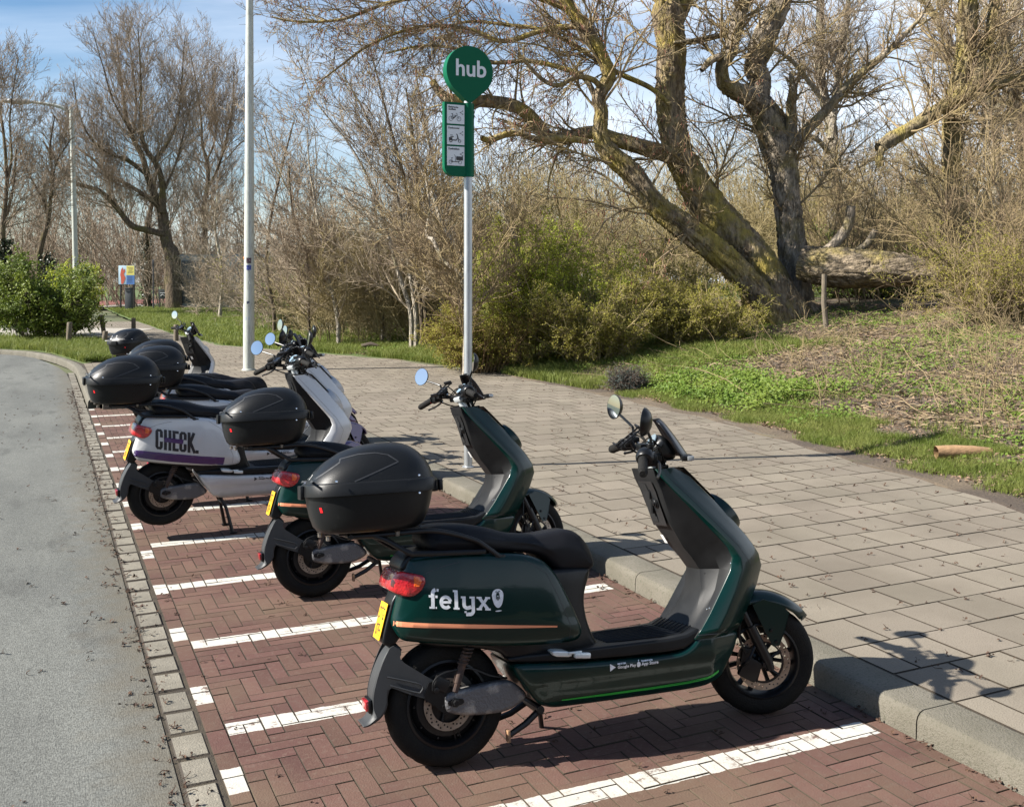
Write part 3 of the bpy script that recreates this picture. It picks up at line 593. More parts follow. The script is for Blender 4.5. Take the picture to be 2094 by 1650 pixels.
        build_lr(g, 'wordmark_bar', M['purple'], body, smooth=False, weld=False, recalc=False)
    # thin gaps between the panels
    for l, w in (([(-.075, .688), (-.03, .705), (.02, .716), (.06, .722)], .0016), ([(.30, .715), (.385, .655), (.425, .57), (.465, .47), (.462, .415)], .0014)):
        g = G(); V, F = ribbon(dens(l, .01), w)
        for sd in (-1, 1): decal(g, V, F, bv, side=sd, off=.0008)
        build_lr(g, 'panel_gap', M['ink'], body, smooth=False, weld=False, recalc=False)
    # black tail cap above the lamp
    g = G(); slab(g, [(-.158, .705), (-.115, .765), (.0, .772), (.06, .758), (.02, .74), (-.05, .735), (-.085, .70)], lambda x, z: ip(x, [-.16, .05], [.098, .125]), [(-.12, .73), (.0, .753)], rad=.012, N_=48)
    g.build('tail_cap', M['black'], root, ang=60)
    # ---- tail lamp
    def Wl(x, z): return ip(x, [-.20, -.17, -.13, -.07], [.085, .112, .133, .147])
    g = G(); slab(g, [(-.158, .709), (-.10, .695), (-.066, .684), (-.064, .66), (-.078, .636), (-.105, .617), (-.135, .617), (-.165, .628), (-.193, .645), (-.178, .68)], Wl, [(-.16, .665), (-.09, .655)], rad=.012, N_=64, bulge=.002)
    tl = g.build('tail_light', M['red'], root, ang=60); bt = bvh_of(tl)
    g = G(); V = [(-.107, .688), (-.088, .684), (-.080, .668), (-.090, .650), (-.108, .652)]; Vd = []; F = []
    cx_, cz_ = -.095, .668
    for sc in (1, .5): Vd += [(cx_+(x-cx_)*sc, cz_+(z-cz_)*sc) for x, z in V]
    Vd.append((cx_, cz_)); F = [(i, (i+1) % 5, 5+(i+1) % 5, 5+i) for i in range(5)]+[(5+i, 5+(i+1) % 5, 10) for i in range(5)]
    for sd in (-1, 1): decal(g, Vd, F, bt, side=sd, off=.002)
    build_lr(g, 'turn_signal', M['amber'], tl, smooth=False)
    # ---- plate holder and number plate
    g = G(); slab(g, [(-.165, .625), (-.12, .625), (-.12, .50), (-.175, .44), (-.215, .455), (-.205, .50)], lambda x, z: .062, [(-.165, .59), (-.185, .48)], rad=.008, N_=40, it=1)
    ph = g.build('plate_holder', M['black'], root, ang=50)
    a = Vector((-.169, 0, .590)); b = Vector((-.2085, 0, .458)); up = (a-b).normalized(); nrm = Vector((-up.z, 0, up.x)); nrm = nrm if nrm.x < 0 else -nrm
    c0 = (a+b)/2+nrm*.016; g = G(); g.box((0, 0, 0), (.108, .128, .003), bev=.001)
    rot = Matrix((Vector((0, -1, 0)), up, nrm)).transposed()
    def toplate(g_, src): g_.add([tuple(c0+rot @ Vector(p)) for p in src.v], src.f)
    gp = G(); toplate(gp, g); pl = gp.build('number_plate', M['plate'], root)
    g = G()
    for s_, yy in (('DTG', .006), ('07H', -.052)):
        V, F = text2d(s_, .060, .0008, 'CENTER', xs=.72); g.add([(x, y+yy, .0022) for x, y in V], F)
    gp = G(); toplate(gp, g); gp.build('plate_lettering', M['ink'], pl, smooth=False, weld=False, recalc=False)
    # ---- seat
    def Ws(x, z): return ip(x, [-.07, 0, .1, .3, .45, .56, .63], [.105, .125, .135, .118, .098, .092, .085])
    def seatpost(p):
        x, y, z = p; s = 1 if y > 0 else -1; y = abs(y); top = ip(x, [-.07, 0, .17, .30, .40, .50, .57, .63], [.83, .85, .84, .80, .79, .80, .78, .70])
        y -= .028*max(0, 1-(top-z)/.06) if z < top+.02 else .028
        return (x, s*y, z)
    g = G(); slab(g, [(-.066, .80), (-.05, .838), (-.01, .852), (.04, .853), (.12, .846), (.19, .832), (.26, .807), (.33, .792), (.40, .788), (.46, .795), (.51, .799), (.55, .790), (.585, .765), (.612, .728), (.623, .69), (.622, .655), (.60, .638), (.52, .636), (.47, .638), (.44, .668), (.41, .70), (.36, .724), (.29, .735), (.2, .742), (.06, .75), (-.03, .76)], Ws, [(0, .80), (.2, .79), (.36, .76), (.52, .71), (.57, .69)], rad=.03, N_=120, bulge=.004, post=seatpost)
    g.build('seat', M['seat'], root, ang=60)
    # ---- inner frame panel behind the body and below the seat nose
    g = G(); slab(g, [(.30, .66), (.44, .66), (.60, .655), (.592, .62), (.566, .565), (.560, .52), (.568, .46), (.590, .40), (.612, .362), (.60, .345), (.24, .345), (.20, .40), (-.12, .44), (-.13, .60), (-.06, .70), (.15, .70)], lambda x, z: ip(x, [-.15, 0, .3, .5, .6], [.07, .105, .135, .112, .088]), [(-.05, .55), (.2, .55), (.48, .50)], rad=.02, N_=110)
    g.build('frame_panel', M['black'], root, ang=50)
    # ---- leg shield: painted outer shell and black inner panel, lofted by height
    zs = [1.002, .96, .913, .86, .78, .72, .684, .642, .594, .52, .443, .392, .358]
    xr = [.897, .925, .963, 1.008, 1.076, 1.128, 1.157, 1.172, 1.152, 1.098, 1.042, 1.0, .968]      # rim
    wr = [.100, .108, .118, .128, .143, .153, .158, .163, .167, .172, .175, .176, .176]
    xk = [.915, .935, .962+.012, 1.025, 1.10, 1.155, 1.186, 1.208, 1.205, 1.165, 1.118, 1.08, 1.05]  # crease
    xf = [1.022, 1.065, 1.11, 1.16, 1.23, 1.28, 1.305, 1.330, 1.338, 1.31, 1.268, 1.24, 1.218]      # nose corner
    wf = [.070, .074, .080, .084, .092, .096, .099, .100, .100, .096, .09, .086, .082]
    rings = []
    for i in range(len(zs)):
        z = zs[i]; a = xr[i]; k = xk[i]; f = xf[i]; w = wr[i]; c = wf[i]
        hp = [(a, w-.004), (a+.006, w), (k-.012, w+.013), (k, w+.014), (k+(f-k)*.35, w+.014-(w+.014-c)*.18), (k+(f-k)*.7, c+(w-c)*.42), (f-.008, c+.010), (f, c), (f+.012, c*.7), (f+.020, c*.3), (f+.022, 0)]
        # front face leans: the centre strip sits a little proud
        ring = [(x, -y, z-(.012 if i == 0 else 0)*(x > f-.01)) for x, y in hp]+[(x, y, z) for x, y in hp[-2::-1]]
        rings.append(ring)
    g = G(); g.grid(rings, close_v=False)
    tp = rings[0]; g.add(tp+[(.93, 0, .995)], [(i, i+1, len(tp)) for i in range(len(tp)-1)])
    ls = g.build('leg_shield', col, root, ang=38)
    bls = bvh_of(ls)
    for l, w in (([(.975, .372), (1.08, .372), (1.20, .368)], .0022), ([(.93, .985), (1.04, .868), (1.20, .69), (1.255, .60), (1.235, .53), (1.15, .40)], .0014)):
        g = G(); V, F = ribbon(dens(l, .01), w)
        for sd in (-1, 1): decal(g, V, F, bls, side=sd, off=.0012)
        build_lr(g, 'panel_gap', M['ink'], ls, smooth=False, weld=False, recalc=False)
    sol = ls.modifiers.new('thick', 'SOLIDIFY'); sol.thickness = 0.008; sol.offset = -1
    # inner black panel
    xc = [.883, .893, .912, .926, .950, .985, 1.005, 1.035, 1.060, 1.055, 1.025, .985, .955]
    cw = [.088, .088, .085, .080, .072, .064, .060, .058, .055, .070, .085, .10, .11]
    rings = []
    for i in range(len(zs)):
        z = zs[i]+.004; a = xr[i]; w = wr[i]-.003; x0 = xc[i]; c = cw[i]; dp = ip(z, [.35, .45, .58, .62, .68, 1.0], [.0, .035, .075, .06, .03, .0])
        hp = [(a+.004, w), (a+.001, w-.008), (a+.55*(x0-a)+dp*.6, c+(w-c)*.45), (x0+dp*.5+.004, c+.010), (x0+dp*.3, c), (x0+dp*.25, c*.6), (x0+dp*.2, 0)]
        rings.append([(x, -y, z) for x, y in hp]+[(x, y, z) for x, y in hp[-2::-1]])
    g = G(); g.grid(rings, close_v=False); tp = rings[0]; g.add([(x, y, z+.001) for x, y, z in tp]+[(1.0, .06, 1.0), (1.0, -.06, 1.0)], [tuple(range(len(tp)))+(len(tp), len(tp)+1)])
    inn = g.build('inner_panel', M['inner'], root, ang=30)
        # glove box opening, knob, sockets on the rear-facing column
    def onp(y, z, off=0.0): x = ip(z, zs[::-1], xc[::-1]); return Vector((x-off, y, z))
    g = G()
    def plate4(y0, y1, z0, z1, off):
        zz_ = sorted({z0, z1}|{q for q in zs if min(z0, z1) < q < max(z0, z1)}); g.grid([[onp(y0, q, off), onp(y1, q, off)] for q in zz_], close_v=False)
    plate4(.058, -.062, .955, .775, .0035); gb = g.build('glovebox_surround', M['surr'], inn, smooth=False)
    g = G(); plate4(.050, -.004, .945, .790, .0060); g.build('glovebox_opening', mat('dark_hollow', (.002, .002, .002), .9) if 'hol' not in M else M['hol'], inn, smooth=False)
    g = G(); n_ = Vector((-1, 0, -.32)).normalized(); c = onp(-.034, .868, .004); g.lathe([(.016, .0), (.016, .006), (.013, .009), (.008, .009), (.007, .013), (0, .014)], c, n_, 24); g.lathe([(.022, 0), (.022, .003), (.018, .005)], c, n_, 24); g.build('power_knob', M['grain'], inn)
    g = G(); g.box(onp(-.012, .905, .006), (.006, .010, .045), bev=.001); g.box(onp(.0, .85, .008), (.008, .014, .05), bev=.002); g.build('cover_latch', M['black'], inn)
    if style == 'green': g = G(); g.add([onp(.058, .735, .002), onp(.034, .735, .002), onp(.034, .700, .002), onp(.058, .700, .002)], [(0, 1, 2, 3)])
    else: g = G(); g.add([onp(.02, .74, .002), onp(-.012, .74, .002), onp(-.012, .70, .002), onp(.02, .70, .002)], [(0, 1, 2, 3)])
    g.build('warning_sticker', M['sticker'], inn, smooth=False)
    g = G()
    for y, z in ((-.168, .62), (-.15, .455), (-.165, .46)):
        x = ip(z, zs[::-1], xr[::-1]); g.lathe([(.0, .005), (.004, .004), (.005, 0)], (x+.004, y*.93, z), (-1, -.3, .2), 8)
    g.build('panel_screws', M['chrome'], inn)
    # ---- lower fairing
    def Wlf(x, z): return ip(x, [.23, .35, .9, 1.05, 1.22], [.150, .168, .176, .176, .090])-.30*max(0, .30-z)-.9*max(0, .20-z)
    def lf_post(p):
        x, y, z = p; s = 1 if y > 0 else -1; y = abs(y)
        # recessed lower facet
        zc = .270; 
        if z < zc and x > .30: y -= .006*min(1, (zc-z)/.02)
        return (x, s*y, z)
    lf = [(.237, .346), (.30, .345), (.517, .326), (.60, .322), (.81, .314), (.915, .318), (.965, .345), (.985, .372), (1.02, .372), (1.12, .364), (1.218, .358), (1.19, .30), (1.14, .223), (1.12, .20), (1.087, .176), (1.04, .163), (.98, .158), (.785, .157), (.431, .160), (.385, .170), (.345, .192), (.317, .221), (.27, .29)]
    g = G(); slab(g, lf, Wlf, [(.36, .27), (.8, .24), (1.05, .26)], rad=.020, N_=150, it=2, bulge=.0, post=lf_post)
    lo = g.build('lower_fairing', col, root, ang=50); bl = bvh_of(lo)
    if style == 'green':
        g = G(); P = dens([(.43, .198), (.60, .196), (.80, .195), (.95, .198), (1.03, .205), (1.085, .222)], .012); V, F = ribbon(P, np.interp(P[:, 0], [.43, .6, 1.085], [.005, .010, .010]))
        for sd in (-1, 1): decal(g, V, F, bl, side=sd, off=.0015)
        build_lr(g, 'green_stripe', M['lime'], lo, smooth=False, weld=False, recalc=False)
    ink = M['decal'] if style == 'green' else M['ink']
    g = G(); dz = 0.0
    for s_, x0, z0, sz in (('GET IT ON', .6415, .3045, .0070), ('Google Play', .6415, .2905, .0155), ('Download on the', .7395, .3045, .0065), ('App Store', .7395, .2905, .0165)):
        V, F = text2d(s_, sz, .0005)
        for sd in (-1, 1):
            x = V[:, 0] if sd < 0 else V[:, 0].max()-V[:, 0]; decal(g, np.column_stack([x0+x, z0+V[:, 1]+(.0)]), F, bl, side=sd, off=.003)
    tri = [(.612, .3105), (.612, .2835), (.634, .297)]
    cxa, cza = .7275, .2955; ap = [(cxa+.0085*math.cos(a)*(1.0-.12*math.cos(2*a)), cza+.0095*math.sin(a)) for a in np.linspace(0, 6.283, 22, endpoint=False)]
    for sd in (-1, 1):
        decal(g, tri, [(0, 1, 2)], bl, side=sd, off=.003); decal(g, [(cxa, cza)]+ap, [(0, 1+i, 1+(i+1) % 22) for i in range(22)], bl, side=sd, off=.003)
        decal(g, [(cxa, cza+.010), (cxa+.004, cza+.0125), (cxa+.004, cza+.017), (cxa, cza+.014)], [(0, 1, 2, 3)], bl, side=sd)
    build_lr(g, 'app_lettering', ink, lo, smooth=False, weld=False, recalc=False)
    # ---- floorboard with ribs
    g = G(); slab(g, [(.22, .375), (.60, .372), (.93, .372), (1.0, .40), (1.01, .375), (.97, .345), (.92, .322), (.60, .328), (.24, .348)], lambda x, z: ip(x, [.2, .4, .9, 1.0], [.13, .158, .170, .168]), [(.30, .36), (.93, .352)], rad=.010, N_=90, it=1)
    fl = g.build('floorboard', M['grain'], root, ang=40)
    g = G()
    for k in range(9):
        y = -.12+.03*k; g.tube([(.635, y*.75, .374), (.70, y*.9, .375), (.93, y, .376), (.985, y, .40)], .0032, 5)
    g.build('floor_ribs', M['black'], fl)
    # ---- round headlight on the nose
    n_ = Vector((.80, 0, .60)); c = Vector((1.222, 0, .800)); g = G()
    g.lathe([(.092, -.02), (.092, .016), (.088, .026), (.080, .030), (.076, .026)], c, n_, 40); hl = g.build('headlight', col, root)
    g = G(); g.lathe([(.078, .026), (.06, .036), (.03, .042), (0, .044)], c, n_, 40); g.build('headlight_lens', M['lamp'], hl)
    g = G(); g.add([(1.10, .055, .985-.03), (1.10, -.055, .985-.03), (1.19, -.06, .87), (1.19, .06, .87)], [(0, 1, 2, 3)])
    # badge strip on the nose
    P_ = [(1.055, 1.0), (1.10, .955), (1.17, .875), (1.185, .85)]
    g = G(); g.grid([[(x+.006, y, z) for y in (-.05, -.02, .02, .05)] for x, z in [(xf_+.022, z_) for xf_, z_ in zip(xf[:4], zs[:4])]], close_v=False); g.build('nose_panel', M['black'], root)
    # ---- front mudguard (turns with the wheel)
    ax, az = 1.345, .222; g = G(); rings = []
    for a in np.linspace(R(118), R(38), 20):
        r_ = .262+.012*math.sin((a-R(38))*1.3); wv = ip(math.degrees(a), [38, 44, 60, 118], [.012, .042, .066, .072]); ring = []
        for k in range(11):
            t = -1+k/5; y = wv*t; dr = -.034*abs(t)**2.4; ring.append((ax+(r_+dr)*math.cos(a), y, az+(r_+dr)*math.sin(a)))
        rings.append(ring)
    g.grid(rings, close_v=False)
    fm_ = g.build('front_mudguard', M['purple'] if style == 'white' else col, root); st.append(fm_)
    sm = fm_.modifiers.new('t', 'SOLIDIFY'); sm.thickness = .004
    g = G()
    for sd in (-1, 1):
        g.prism([(1.305, sd*.069, .455), (1.35, sd*.070, .475), (1.43, sd*.069, .448), (1.455, sd*.066, .415), (1.425, sd*.082, .34), (1.405, sd*.082, .295), (1.378, sd*.082, .292), (1.345, sd*.080, .36)], (0, sd*.004, 0))
    build_lr(g, 'mudguard_stay', M['purple'] if style == 'white' else col, fm_, ang=25)
    g = G()
    for z, x in ((.355, 1.372), (.31, 1.392)): g.lathe([(0, .004), (.006, .003), (.007, 0)], (x, -.088, z), (0, -1, 0), 10)
    build_lr(g, 'stay_bolts', M['rim'], fm_)
    # ---- fork
    g = G()
    for sd in (-1, 1):
        g.tube([(1.365, sd*.078, .200), (1.355, sd*.078, .235), (1.29, sd*.078, .375)], [.019, .021, .021], 14); g.tube([(1.292, sd*.078, .37), (1.215, sd*.074, .54)], .0145, 12)
        g.lathe([(0, .012), (.014, .012), (.014, -.012), (0, -.012)], (1.345, sd*.08, .222), (0, 1, 0), 14)
    g.box((1.205, 0, .55), (.05, .18, .03), bev=.006); g.tube([(1.205, 0, .55), (1.10, 0, .76)], .026, 14)
    g.box((1.285, -.072, .205), (.075, .03, .085), rot=Matrix.Rotation(.5, 3, 'Y'), bev=.008); g.box((1.27, -.07, .26), (.04, .03, .06), rot=Matrix.Rotation(.2, 3, 'Y'), bev=.008)
    g.tube([(1.27, -.085, .27), (1.24, -.095, .34), (1.25, -.085, .45), (1.20, -.05, .56)], .005, 6, smooth=4)
    g.tube([(1.30, -.10, .30), (1.27, -.11, .25), (1.25, -.09, .22)], .005, 6, smooth=3)
    st.append(g.build('fork', M['rim'], root))
    g = G(); g.box((1.17, 0, .50), (.10, .15, .22), rot=Matrix.Rotation(-.35, 3, 'Y'), bev=.02); g.build('wheel_well', M['black'], root)
    # ---- steering head, handlebar
    g = G(); g.tube([(.955, 0, .965), (.925, 0, 1.05)], .022, 16); g.box((.918, 0, 1.055), (.05, .075, .03), rot=Matrix.Rotation(-.45, 3, 'Y'), bev=.008)
    hd = g.build('steering_stem', M['peg'], root); st.append(hd)
    g = G(); bar = [(.832, -.335, 1.045), (.853, -.25, 1.070), (.870, -.19, 1.083), (.905, -.07, 1.07), (.915, 0, 1.066), (.905, .07, 1.07), (.870, .19, 1.083), (.853, .25, 1.070), (.832, .335, 1.045)]
    g.tube(bar, .0115, 12, smooth=5); hb = g.build('handlebar', M['rim'], root); st.append(hb)
    for sd in (-1, 1):
        g = G(); e0 = Vector((.829, sd*.350, 1.041)); e1 = Vector((.853, sd*.232, 1.072)); d_ = (e1-e0)
        g.tube([e0+d_*t for t in np.linspace(0, 1, 25)], [.0175+(.0012 if k % 2 else 0) for k in range(25)], 16)
        g.lathe([(0, -.012), (.013, -.012), (.0165, -.006), (.0165, .002)], e0, d_, 16)
        g.tube([e1, e1+d_*.08], .024, 16); g.build('grip', M['rubber'], hb)
        g = G(); c = Vector((.868, sd*.205, 1.078))
        if sd < 0:
            g.lathe([(0, -.030), (.026, -.030), (.034, -.022), (.038, 0), (.034, .022), (.026, .030), (0, .030)], c, d_, 24); g.box(c+Vector((.02, .0, -.01)), (.05, .05, .05), bev=.012)
        else:
            g.box(c, (.055, .05, .05), bev=.014); g.lathe([(0, -.03), (.025, -.03), (.027, .02), (0, .024)], c, d_, 20)
        g.box(c+Vector((.005, -sd*.045, .008)), (.045, .04, .035), bev=.01)
        g.build('switch_housing', M['black'], hb)
        g = G(); g.tube([(.895, sd*.20, 1.068), (.915, sd*.225, 1.058), (.905, sd*.29, 1.035), (.885, sd*.345, 1.022)], [.008, .007, .0055, .0055], 8, smooth=4); g.lathe([(0, .008), (.0085, 0), (0, -.008)], (.884, sd*.348, 1.021), (1, 0, 0), 10)
        g.build('brake_lever', M['rim'], hb)
        g = G(); g.box(c+Vector((-.02, sd*.035, -.018)), (.014, .014, .012), bev=.003); g.build('button', M['redp'], hb)
        # mirror
        mc = Vector((.842, sd*.338, 1.228)); g = G()
        g.lathe([(.011, -.018), (.011, .006), (.014, .008), (.014, .02), (.011, .024)], (.893, sd*.185, 1.105), (0, 0, 1), 12)
        g.tube([(.893, sd*.185, 1.10), (.895, sd*.188, 1.145), (.888, sd*.20, 1.160), (.856, sd*.31, 1.200)], .0058, 8, smooth=5)
        fn = Vector((-.90, -sd*.38, .12)).normalized()
        g.lathe([(0, -.030), (.022, -.028), (.040, -.020), (.052, -.006), (.0545, .002), (.0525, .004)], mc, fn, 36)
        mr = g.build('mirror', M['black'], hb)
        g = G(); g.lathe([(.0525, .0035), (.03, .0040), (0, .0042)], mc, fn, 36); g.build('mirror_glass', M['glass'], mr)if False else g.build('mirror_glass', M['glass'], hb)
    # dash, visor, signals
    g = G(); slab(g, [(.925, 1.085), (.940, 1.115), (.965, 1.138), (.992, 1.128), (1.030, 1.07), (1.02, 1.04), (.97, 1.035), (.935, 1.055)], lambda x, z: .062, [(.95, 1.09), (1.0, 1.07)], rad=.03, N_=60)
    ds = g.build('dashboard', M['black'], root, ang=60); st.append(ds)
    rings = []
    g = G(); nr = Vector((-.80, 0, .60)).normalized(); upv = Vector((.60, 0, .80)); c = Vector((.942, 0, 1.108))+nr*.008
    pts = [c+upv*(.030*math.sin(a)*(1-.1*math.cos(2*a)))+Vector((0, .052*math.cos(a), 0)) for a in np.linspace(0, 6.283, 28, endpoint=False)]
    g.prism([tuple(p) for p in pts], tuple(nr*.004)); g.build('display', M['screen'], ds, ang=30)
    rings = []
    for t in np.linspace(0, 1, 12):
        x = .972+.115*t**.85; z = 1.205-.160*t; w = ip(t, [0, .12, .4, .8, 1], [.040, .062, .084, .092, .086])
        rings.append([(x-.045*(abs(k)/5)**2*(.5+.5*t), w*k/5, z-.006*(abs(k)/5)**2) for k in range(-5, 6)])
    g = G(); g.grid(rings, close_v=False); vs = g.build('visor', mat('smoked_visor', (.008, .008, .009), .12, spec=.6, coat=1.0) if 'vis' not in M else M['vis'], root); st.append(vs); q = vs.modifiers.new('t', 'SOLIDIFY'); q.thickness = .004
    for sd in (-1, 1):
        g = G(); g.box((1.055, sd*.098, 1.055), (.045, .05, .024), bev=.008); ts = g.build('front_signal', M['black'], root); st.append(ts)
        g = G(); g.box((1.066, sd*.122, 1.055), (.026, .008, .018), bev=.003); g.build('signal_lens', M['lamp'], ts)
    # phone clamp at the left of the stem
    g = G(); c = Vector((.858, .105, 1.118)); rt = Matrix.Rotation(-.65, 3, 'Y')
    for dy in (-.032, .032): g.box(c+rt @ Vector((0, dy, 0)), (.125, .007, .007), rot=rt, bev=.001)
    for dx in (-.03, -.012, .012, .03): g.box(c+rt @ Vector((dx, 0, -.003)), (.005, .064, .004), rot=rt)
    for dx in (-.06, .06): g.box(c+rt @ Vector((dx, 0, .008)), (.008, .085, .022), rot=rt, bev=.002)
    g.box(c+rt @ Vector((0, 0, -.012)), (.05, .05, .012), rot=rt, bev=.003); g.tube([c+rt @ Vector((0, 0, -.012)), (.888, .10, 1.07)], .009, 8)
    phn = g.build('phone_clamp', M['rim'], root); st.append(phn)
    g = G()
    for dx in (-.012, .012): g.box(c+rt @ Vector((dx, 0, .001)), (.004, .060, .0025), rot=rt)
    g.build('clamp_rods', M['chrome'], phn)
    g = G()
    for pts in ([(.88, -.20, 1.06), (.94, -.15, 1.03), (.985, -.06, 1.02), (.98, -.02, .98)], [(.88, .20, 1.06), (.95, .14, 1.02), (.99, .05, 1.02), (.985, .0, .98)], [(.90, -.10, 1.06), (.96, -.09, 1.00), (1.02, -.05, 1.0), (1.01, 0, .97)], [(.86, .16, 1.08), (.90, .12, 1.14), (.95, .05, 1.06)]):
        g.tube(pts, .0042, 6, smooth=6)
    st.append(g.build('cables', M['rubber'], root))
    g = G()
    for x, y, z in ((.935, .045, 1.075), (.935, -.045, 1.075), (.90, .12, 1.092), (.885, -.16, 1.098), (.86, .17, 1.10), (.90, .20, 1.052), (.97, -.05, 1.025), (.99, .03, 1.015)): g.lathe([(0, .006), (.0065, .004), (.0075, 0), (.006, -.006), (0, -.006)], (x, y, z), (-.5, random.uniform(-.4, .4), .8), 8)
    st.append(g.build('handlebar_bolts', M['chrome'], hb))
    g = G(); g.box((.875, -.135, 1.112), (.045, .040, .022), rot=Matrix.Rotation(.3, 3, 'Z'), bev=.005); g.box((.885, .145, 1.105), (.05, .05, .024), bev=.006); g.box((.93, .085, 1.06), (.05, .05, .035), bev=.008); g.box((.93, -.085, 1.06), (.05, .05, .035), bev=.008); g.box((.955, 0, 1.045), (.06, .11, .03), bev=.008)
    g.build('control_blocks', M['black'], hb)
    g = G()
    for k in range(7):
        a = random.uniform(-.2, .2); g.tube([(.88, a, 1.075), (.91+.03*random.random(), a*.8+random.uniform(-.05, .05), 1.11+.03*random.random()), (.96, a*.5, 1.06), (.985, a*.2, 1.0)], .0035, 5, smooth=5)
    g.build('brake_cables', M['rubber'], hb)
    # ---- footpeg
    g = G(); slab(g, [(.385, .384), (.46, .372), (.465, .352), (.39, .362)], lambda x, z: .176, [(.40, .368), (.45, .362)], rad=.005, N_=24, it=1); 
    for sd in (-1, 1):
        g.box((.50, sd*.182, .356), (.062, .022, .020), rot=Matrix.Rotation(.12, 3, 'Y'), bev=.006)
        g.box((.475, sd*.178, .368), (.05, .012, .008), bev=.002)
    build_lr(g, 'footpeg', M['peg'], root)
    # ---- rear mudguard hugging the wheel, with the arm plate to the hub
    g = G(); rings = []
    path = [(-.160, .452), (-.195, .42), (-.222, .375), (-.242, .325), (-.252, .28), (-.250, .24), (-.256, .215), (-.272, .198), (-.290, .190)]
    pts = crom([Vector((x, 0, z)) for x, z in path], 4)
    for i, p in enumerate(pts):
        t = i/(len(pts)-1); w = ip(t, [0, .3, .7, 1], [.052, .062, .060, .052]); tn = (pts[min(i+1, len(pts)-1)]-pts[max(i-1, 0)]).normalized(); nn = Vector((-tn.z, 0, tn.x)); nn = nn if nn.x < 0 else -nn
        dp_ = ip(t, [0, .25, .6, .8, 1], [.030, .060, .050, .018, .006]); rings.append([(p.x-nn.x*dp_*(max(0, abs(k/7)-.55)/.45)**1.5, w*min(1.0, abs(k/7)*1.22)*(1 if k > 0 else -1), p.z-nn.z*dp_*(max(0, abs(k/7)-.55)/.45)**1.5) for k in range(-7, 8)])
    g.grid(rings, close_v=False); mg = g.build('rear_mudguard', M['grey'], root); q = mg.modifiers.new('t', 'SOLIDIFY'); q.thickness = .005
    g = G()
    for sd in (-1, 1):
        for poly, ys, mi in (([(-.180, .452), (-.143, .424), (-.156, .398), (-.065, .334), (-.030, .312), (-.062, .255), (-.12, .276), (-.200, .313), (-.208, .24), (-.236, .205), (-.252, .24), (-.250, .29), (-.232, .35), (-.208, .405)], ([-.26, -.15, -.03], [.0545, .064, .081]), 0),):
            P = smooth_poly(poly, 90, 1); A_ = [(x, sd*ip(x, *ys), z) for x, z in P]; g.prism(A_, (0, sd*.005, 0))
    build_lr(g, 'side_plate', M['grey'], mg, ang=30)
    g = G()
    for sd in (-1, 1):
        P = smooth_poly([(-.050, .325), (.037, .278), (.042, .24), (.032, .193), (-.003, .198), (-.045, .236), (-.080, .258)], 50, 1); g.prism([(x, sd*(.0835+.06*max(0, x+.03)), z) for x, z in P], (0, sd*.006, 0))
        for x_, z_ in ((.005, .262), (.012, .218), (-.005, .225), (-.03, .29)): g.lathe([(0, .004), (.006, .003), (.007, 0)], (x_, sd*.0905, z_), (0, sd, 0), 8)
    build_lr(g, 'mudguard_arm', M['black'], mg, ang=30)
    g = G(); g.tube([(-.20, -.0715, .345), (-.10, -.0835, .315), (-.078, -.0855, .300), (-.085, -.0850, .285), (-.10, -.0835, .283), (-.19, -.0735, .315)], .003, 5, smooth=3); g.build('arm_rib', M['grey'], mg)
    g = G(); g.box((-.268, 0, .248), (.014, .075, .034), rot=Matrix.Rotation(-.1, 3, 'Y'), bev=.003); rf = g.build('rear_reflector', M['red'], root)
    g = G(); g.box((-.258, 0, .246), (.014, .085, .046), bev=.004); g.build('reflector_bracket', M['black'], rf)
    # ---- swingarm, shock, axle
    def Wsw(x, z): return .098
    g = G()
    for sd in (-1, 1):
        P = [(.012, .272), (.10, .280), (.215, .288), (.262, .277), (.312, .228), (.298, .205), (.222, .176), (.10, .180), (.02, .196), (-.002, .212), (-.002, .255)]
        def Wq(x, z, sd=sd): return .104
        slab(g, P, lambda x, z: .104-.08*max(0, x-.22), [(.04, .235), (.23, .232)], rad=.014, N_=60, it=2, sides=(sd,))
        g.grid([[(x, sd*.088, z) for x, z in smooth_poly(P, 60, 2)], [(x, sd*.070, z) for x, z in smooth_poly(P, 60, 2)]], cap0=False, cap1=True)
    sw = build_lr(g, 'swingarm', M['alloy'], root, ang=50)
    g = G()
    for sd in (-1, 1):
        g.add([], []); s_ = [(.012, .226), (.06, .226), (.068, .237), (.06, .248), (.012, .248), (.004, .237)]; g.prism([(x, sd*.1045, z) for x, z in smooth_poly(s_, 24, 1)], (0, sd*.002, 0))
        g.lathe([(0, .02), (.010, .02), (.011, .006), (.017, .005), (.017, 0)], (.034, sd*.106, .237), (0, sd, 0), 6)
    build_lr(g, 'axle_nut', M['rim'], sw, ang=30)
    g = G()
    for sd in (-1, 1):
        g.tube([(.035, sd*.098, .272), (.075, sd*.098, .38)], .012, 10); g.lathe([(0, 0), (.014, 0), (.014, .10), (0, .10)], (.045, sd*.098, .30), (.35, 0, .94), 12)
        pts = [(.068+.35*.018*k/6+.020*math.cos(k*math.pi/3), sd*(.098)+.020*math.sin(k*math.pi/3)*sd, .362+.012*k/6) for k in range(0, 40)]; g.tube(pts, .0035, 5)
    build_lr(g, 'shock_absorber', M['rust'], root)
    g = G(); g.tube([(-.045, -.10, .285), (-.04, -.10, .315), (.0, -.10, .34), (.09, -.10, .345), (.17, -.095, .31), (.24, -.08, .29)], .0035, 6, smooth=6); g.box((-.01, -.082, .30), (.055, .03, .045), rot=Matrix.Rotation(.5, 3, 'Y'), bev=.006); g.lathe([(0, .014), (.009, .012), (.010, 0)], (-.032, -.094, .285), (0, -1, 0), 8)
    g.build('brake_caliper', M['rim'], root)
